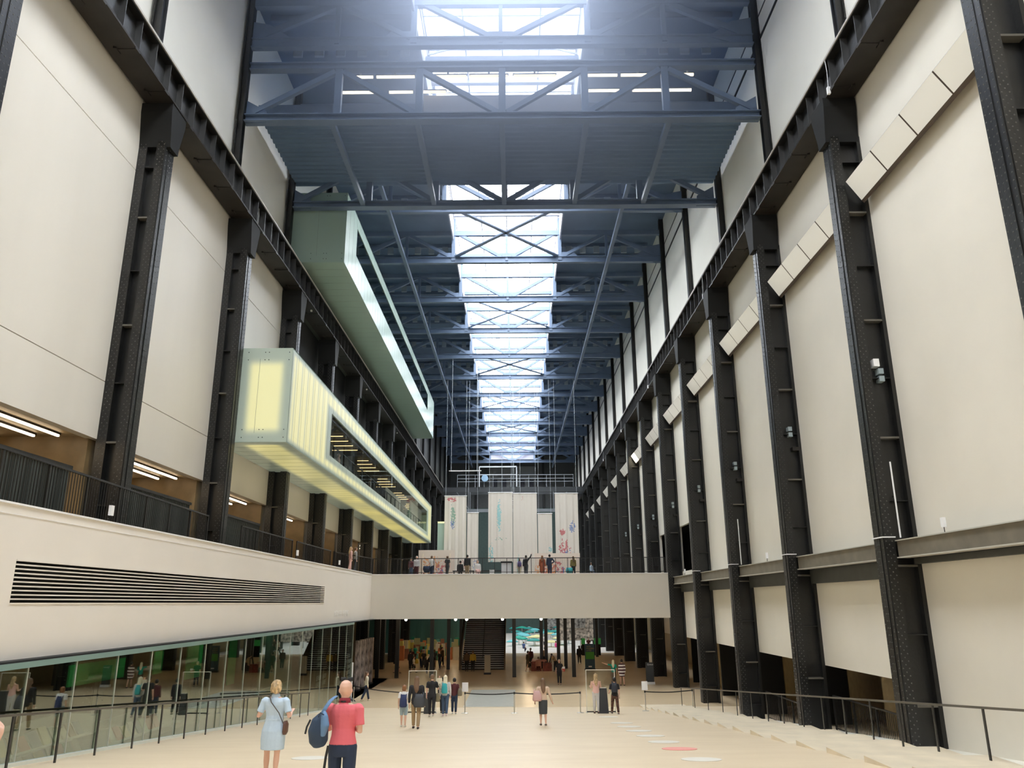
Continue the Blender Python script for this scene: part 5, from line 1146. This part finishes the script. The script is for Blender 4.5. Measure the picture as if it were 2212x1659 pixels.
for i, (x, y) in enumerate(((7.6, 92.5), (9.2, 92.5))):
    t, z = kiosk(x, y, ('narrow green information stand under the far edge of the bridge', 'wide green information stand under the far edge of the bridge')[i], .35 + .4 * i, 1.2, m=DARK, taper=.9)
    MB().box(x - .2 - .2 * i, x + .2 + .2 * i, y - .14, y - .11, 1.2, 1.85).build('screen', mat('green_screen', (.04, .25, .06), .4, emit=(.05, .4, .08), estr=.08), t)
t = thing('white_post', 'tall white post with a black weighted foot beside the shop glass', 'post', (-10.2, 50.85, 0))
MB().box(-10.33, -10.17, 50.8, 50.95, 0.06, 2.25).build('shaft', mat('bright_white', (.92, .92, .92), .4), t)
MB().ring([(-10.2, 50.8, 0), (-10.15, 50.8, .12), (-10.1, 50.8, .2)], [(.35, .25), (.3, .2), (.08, .08)], 12, flat=(1, 0, 0)).build('weight', RUBBER, t, smooth=True)
t = thing('black_speaker', 'black square panel standing beside the clear screen by the shop', 'panel', (-11.3, 50.4, 0)); MB().box(-11.8, -11.0, 50.3, 50.6, 0, 1.0).build('body', mat('panel_black', (.03, .035, .035), .5), t); MB().box(-11.85, -10.95, 50.25, 50.65, 0, .05).build('foot', RUBBER, t)
# discs stuck on the ramp
for i, (x, y) in enumerate([(3.95, 35.84), (3.92, 31.26), (3.89, 28.99), (3.9, 26.8), (3.91, 24.54), (3.9, 22.33), (3.9, 20.23), (3.86, 17.7), (-4.5, 18.39)]):
    z = ramp(y); g = MB(); n = 24; o = [(x + .42 * math.cos(2 * PI * k / n), y + .42 * math.sin(2 * PI * k / n)) for k in range(n)]
    g.add([(a, b, ramp(b) + .012) for a, b in o] + [(a, b, ramp(b) + .002) for a, b in o], [tuple(range(n))] + [(k, k + n, (k + 1) % n + n, (k + 1) % n) for k in range(n)])
    ob = g.build('floor_disc', mat('disc_red', (.85, .35, .30), .5) if i == 6 else mat('disc_white', (.80, .76, .68) if i < 6 else (.95, .95, .93), .4))
    tag(ob, ('%s round %s sticker on the ramp, %s from the far end' % (('faint', 'white')[i == 7], ('white', 'red')[i == 6], ORD[i])) if i < 8 else 'white round sticker on the ramp by the man in pink', 'sticker', 'round floor stickers')
# reception desk with people around it
t = thing('wooden_desk', 'reddish brown wooden desk heap under the bridge with people around it', 'desk', (2.1, 72.2, 0))
RW = mat('red_wood', (.20, .045, .03), .45, var=.4, scale=3)
MB().box(1.3, 2.2, 71.9, 72.7, 0, .8).build('box', RW, t); MB().box(2.3, 3.1, 71.8, 72.5, 0, .7).build('box', RW, t)
MB().box(1.4, 2.7, 72.6, 74.6, .75, .82).build('top', mat('pink_wood', (.45, .16, .12), .4), t)
MB().beam((2.9, 72.2, .7), (3.1, 72.4, 1.25), .12, .05).build('chair_back', RUBBER, t)
P('person in a long dark coat walking past the wooden desk', 1.0, 71.4, 0, 1.75, 60, hair=('short', 'black'), top=('long', 'olive'), tm=mat('dark_olive', (.06, .05, .03), .8), bottom=('dress', 'black', .2), shoe=(.7, .66, .6), vox=.025, legs=((16, 6), (-16, 8)))
P('person in tan jumper bending over the wooden desk', 3.4, 71.6, 0, 1.6, -60, hair=('short', 'black'), top=('long', 'khaki'), bottom=('trousers', 'black'), vox=.025, lean=35)
P('person in pinkish top seated at the front of the wooden desk', 1.9, 71.3, 0, 1.6, 0, hair=('short', 'brown'), top=('long', (.4, .18, .14)), bottom=('trousers', 'maroon'), vox=.025, legs=((85, 85), (85, 85)))
P('person in dark patterned clothes behind the wooden desk', 1.3, 75.5, 0, 1.75, 200, hair=('short', 'black'), top=('long', 'maroon'), bottom=('trousers', 'black'), vox=.025)
P('person in beige top and shorts behind the wooden desk', 2.7, 78, 0, 1.7, 10, hair=('short', 'brown'), top=('tee', 'beige'), bottom=('shorts', 'charcoal'), vox=.025)
# far floor: people and the coloured shapes
P('person in pale top standing far off by the green wall, left one', 2.4, 152, 0, 1.75, 0, hair=('short', 'black'), top=('tee', 'lightgrey'), bottom=('trousers', 'black'), vox=.035)
P('person in black standing far off by the green wall', 4.3, 145, 0, 1.78, 180, hair=('short', 'black'), top=('long', 'black'), bottom=('trousers', 'black'), vox=.035)
P('person in white shirt and black shorts on the bright far floor', 3.7, 106, 0, 1.72, 0, hair=('short', 'black'), top=('tee', 'white'), bottom=('shorts', 'black'), vox=.03)
P('person in hot pink sitting on the bright far floor', 5.0, 103, 0, 1.5, 60, hair=('short', 'brown'), top=('long', 'hotpink'), bottom=('trousers', 'lightgrey'), vox=.03, legs=((95, 110), (95, 110)))
P('person in blue tee crouching on the bright far floor', .9, 100, 0, 1.5, 40, hair=('short', 'brown'), top=('tee', (.1, .2, .5)), bottom=('trousers', 'navy'), vox=.03, legs=((95, 110), (70, 110)))
P('person in white leaning by the far green banner totem', 7.7, 96, 0, 1.75, 90, hair=('short', 'black'), top=('tee', 'white'), bottom=('trousers', 'charcoal'), vox=.03, legs=((20, 6), (-16, 8)))
P('person in dark red top behind the blue and green totem', 8.6, 97, 0, 1.75, 200, hair=('short', 'black'), top=('tee', 'maroon'), bottom=('trousers', 'black'), vox=.03)
UM = [('teal', (.02, .30, .27)), ('yellow', (.80, .74, .35)), ('green', (.02, .42, .30)), ('turquoise', (.15, .55, .58))]
us = []
for (x0, x1, y0, y1, n) in ((-1.2, 3.4, 108, 150, 16), (4.6, 9.0, 110, 150, 18)):
    for i in range(n * 6):
        p = (x0 + (x1 - x0) * random.random(), y0 + (y1 - y0) * random.random())
        if all((p[0] - q[0]) ** 2 + (p[1] - q[1]) ** 2 > 5.4 for q in us) and sum(1 for q in us if x0 <= q[0] <= x1) < n: us.append(p)
us.sort(key=lambda p: p[1])
for i, (x, y) in enumerate(us):
    nm, c = UM[(i * 7 + int(x * 3)) % 4]; h = .5 + .8 * random.random(); r = .7 + .5 * random.random()
    side = 'left group' if x < -4 else ('middle group' if x < 4 else 'right group')
    k = sum(1 for p in us[:i] if (p[0] < -4) == (x < -4) and (p[0] < 4) == (x < 4))
    t = thing('parasol', '%s mushroom shaped parasol on the far floor, %s, %s from the front' % (nm, side, ORD[k % 18] if k < 18 else 'last but %d' % (k)), 'parasol', (x, y, 0), 'parasols on the far floor')
    MB().ring([(x, y, h), (x, y, h + .12), (x, y, h + .3), (x, y, h + .36)], [r, r * .9, r * .4, .03], 14).build('canopy', mat('parasol_' + nm, c, .6), t, smooth=True)
    MB().ring([(x, y, 0), (x, y, h + .02)], .06, 8).build('pole', WHITE, t)
struct('wall_far_left', MB().box(-19, -4.2, 98.6, 98.8, 0, 7.4), mat('teal_screen_wall', (0.05, 0.16, 0.15), 0.5, var=.4, scale=.8, stretch=(1, 1, .1)))
t = thing('mural', 'grey patterned mural board at the far end of the lower floor', 'picture', (6.6, 150, 0))
MUR = mat('mural_print', (.30, .29, .27), .6, var=1.0, scale=2.2)
MB().box(5.6, 9.3, 158, 158.1, .2, 6.2).build('print', MUR, t); MB().box(5.5, 9.4, 158.1, 158.2, 0, 6.3).build('frame', STEEL, t)
t = thing('mural', 'square patterned mural panel beside the blue and green totem', 'picture', (7.9, 104, 0)); MB().box(7.2, 8.9, 104, 104.1, 2.6, 4.4).build('print', MUR, t); MB().box(5.3, 9.9, 104.1, 104.2, 1.1, 3.8).build('lower_print', mat('mural_print_pale', (.45, .40, .34), .6, var=.9, scale=3), t)
for x in (5.4, 9.8): MB().box(x - .04, x + .04, 104.1, 104.2, 0, 1.2).build('leg', STEEL, t)
# stalls and colourful boards seen left under the bridge
SC = [(.02, .25, .18), (.62, .22, .10), (.60, .62, .45), (.75, .70, .2), (.7, .7, .66), (.30, .14, .10), (.45, .50, .30), (.12, .40, .40)]
sn = ['green', 'orange', 'pale sage', 'yellow', 'white', 'brown', 'olive', 'turquoise']
k = 0
for r_ in range(5):
    for c_ in range(9):
        x = -13.2 + c_ * .95 + random.uniform(-.2, .2); y = 86 + r_ * 2.2 + random.uniform(-.5, .5); w_ = random.uniform(.4, .9); h_ = random.uniform(.6, 1.5); c = random.randrange(8)
        t = thing('display_crate', '%s display crate left under the bridge, %s row, %s from left' % (sn[c], ORD[r_], ORD[c_]), 'crate', (x, y, 0), 'display crates left under the bridge')
        MB().box(x, x + w_, y, y + .5, 0, h_).build('body', mat('crate_%d' % c, SC[c], .6), t)
        c2 = random.randrange(8); MB().box(x + .05, x + w_ * .8, y + .1, y + .4, h_, h_ + random.uniform(.2, .9)).build('goods', mat('crate_%d' % c2, SC[c2], .6), t)
        k += 1
# black sign panels with white lines of text at the end of the shop glass
for i, (x, y, w_, lab, tx) in enumerate([(-10.9, 44.5, 1.6, 'tall black sign panel with white lettering behind the shop glass', 'TO KIDS\nFOOD\nDRINK\n\nLEVEL 0   SHOP\nLEVEL 1   CAFE'), (-10.9, 52.2, 1.6, 'tall black sign panel with a long white list at the shop end', 'TO KIDS\n\nLEVELS\n0 TURBINE\n1 TANKS\n2 ARTISTS\n3 GALLERY\n4 BRIDGE')]):
    t = thing('notice_board', lab, 'sign', (x, y, 0))
    MB().box(x - .06, x, y, y + w_, .2, 4.4).build('board', RUBBER, t)
    text(tx, 'lettering', WHITE, t, .34, (x + .004, y + .12, 3.1), (PI / 2, 0, PI / 2))
for i in range(4):
    y = 56.5 + i * 1.6
    t = thing('patterned_pillar', 'pale pillar with a dark wavy pattern at the end of the shop, %s from the viewer' % ORD[i], 'pillar', (-10.9, y, 0), 'patterned pillars')
    MB().box(-11.2, -10.85, y, y + .5, 0, 3.3).build('shaft', mat('wavy_pattern', (.33, .27, .24), .6, var=1.0, scale=5, stretch=(1, 1, .35)), t); MB().box(-11.25, -10.8, y - .05, y + .55, 0, .12).build('foot', RUBBER, t)
# small devices
for k in (1, 3):
    t = thing('conduit', 'thin white vertical pipe on the %s right column above the ledge' % ORD[k - 1], 'pipe', (11.55, yc(k) - .4, 7.6))
    MB().tube((11.55, yc(k) - .38, 7.6), (11.55, yc(k) - .38, 9.9), .025).build('pipe', WHITE, t)
    MB().box(11.5, 11.6, yc(k) - .38, yc(k) - .3, 8.8, 8.86).build('clip', STEEL, t)
def sensor(x, y, z, lab, s=1):
    t = thing('wireless_unit', lab, 'device', (x, y, z), 'small white devices')
    MB().box(x - .04, x + .04, y - .07, y + .07, z + .16, z + .42).build('case', mat('device_white', (.9, .9, .9), .4), t); MB().tube((x, y, z), (x, y, z + .18), .012, n=6).build('stem', RUBBER, t)
sensor(-10.55, 20.2, 7.86, 'small white device on a stem on the left gallery wall, nearest one'); sensor(-10.55, 38.0, 7.86, 'small white device on the left gallery wall, middle one'); sensor(-10.55, 47.2, 7.86, 'small white device on the left gallery wall, farthest one')
sensor(11.6, 21.2, 7.53, 'small white device on the right ledge beam, nearest one'); sensor(11.6, 36.5, 7.53, 'small white device on the right ledge beam, middle one'); sensor(11.6, 54.5, 7.53, 'small white device on the right ledge beam, farthest one')
for k in range(1, 9):
    y = yc(k) - .31; x = 11.62
    t = thing('switch_boxes', 'pair of small grey boxes on the web of the %s right column' % ORD[k - 1], 'box', (x, y, 12.3), 'grey boxes on the right columns')
    MB().box(x, x + .16, y - .02, y + .26, 12.75, 12.93).build('box', mat('box_grey', (.32, .38, .40), .5), t); MB().box(x, x + .16, y - .02, y + .26, 12.5, 12.68).build('box', mat('box_grey', (.32, .38, .40), .5), t)
    if k == 1: MB().box(x - .12, x + .06, y - .02, y + .26, 13.0, 13.25).build('notice', mat('device_white', (.9, .9, .9), .4), t)
    elif k > 1: MB().box(x + .1, x + .42, y - .02, y + .26, 11.9, 12.05).build('tray', STEEL_B, t)
for side, X in (('left', -12.25), ('right', 11.0)):
    for i, (k, f_) in enumerate(((2, .1), (3, .3), (5, .4), (7, .4), (9, .4)) if side == 'left' else ((0, .9), (3, .1), (5, .4), (7, .4), (9, .4))):
        y = yc(k) + DY * f_
        t = thing('hanging_lamp', 'small white hanging unit on a cable at the %s crane girder, %s from the viewer' % (side, ORD[i]), 'device', (X, y, 22.8), 'small units hung from the girders')
        MB().ring([(X, y, 24.2), (X + .03, y, 23.7), (X, y, 23.0)], .012, 6).build('cable', WHITE, t); MB().box(X - .05, X + .05, y - .05, y + .05, 22.75, 23.02).build('case', mat('device_white', (.9, .9, .9), .4), t)
for o in bpy.data.objects:
    if 'label' in o and not (4 <= len(o['label'].split()) <= 16): print('LABELLEN', o.name, o['label'])
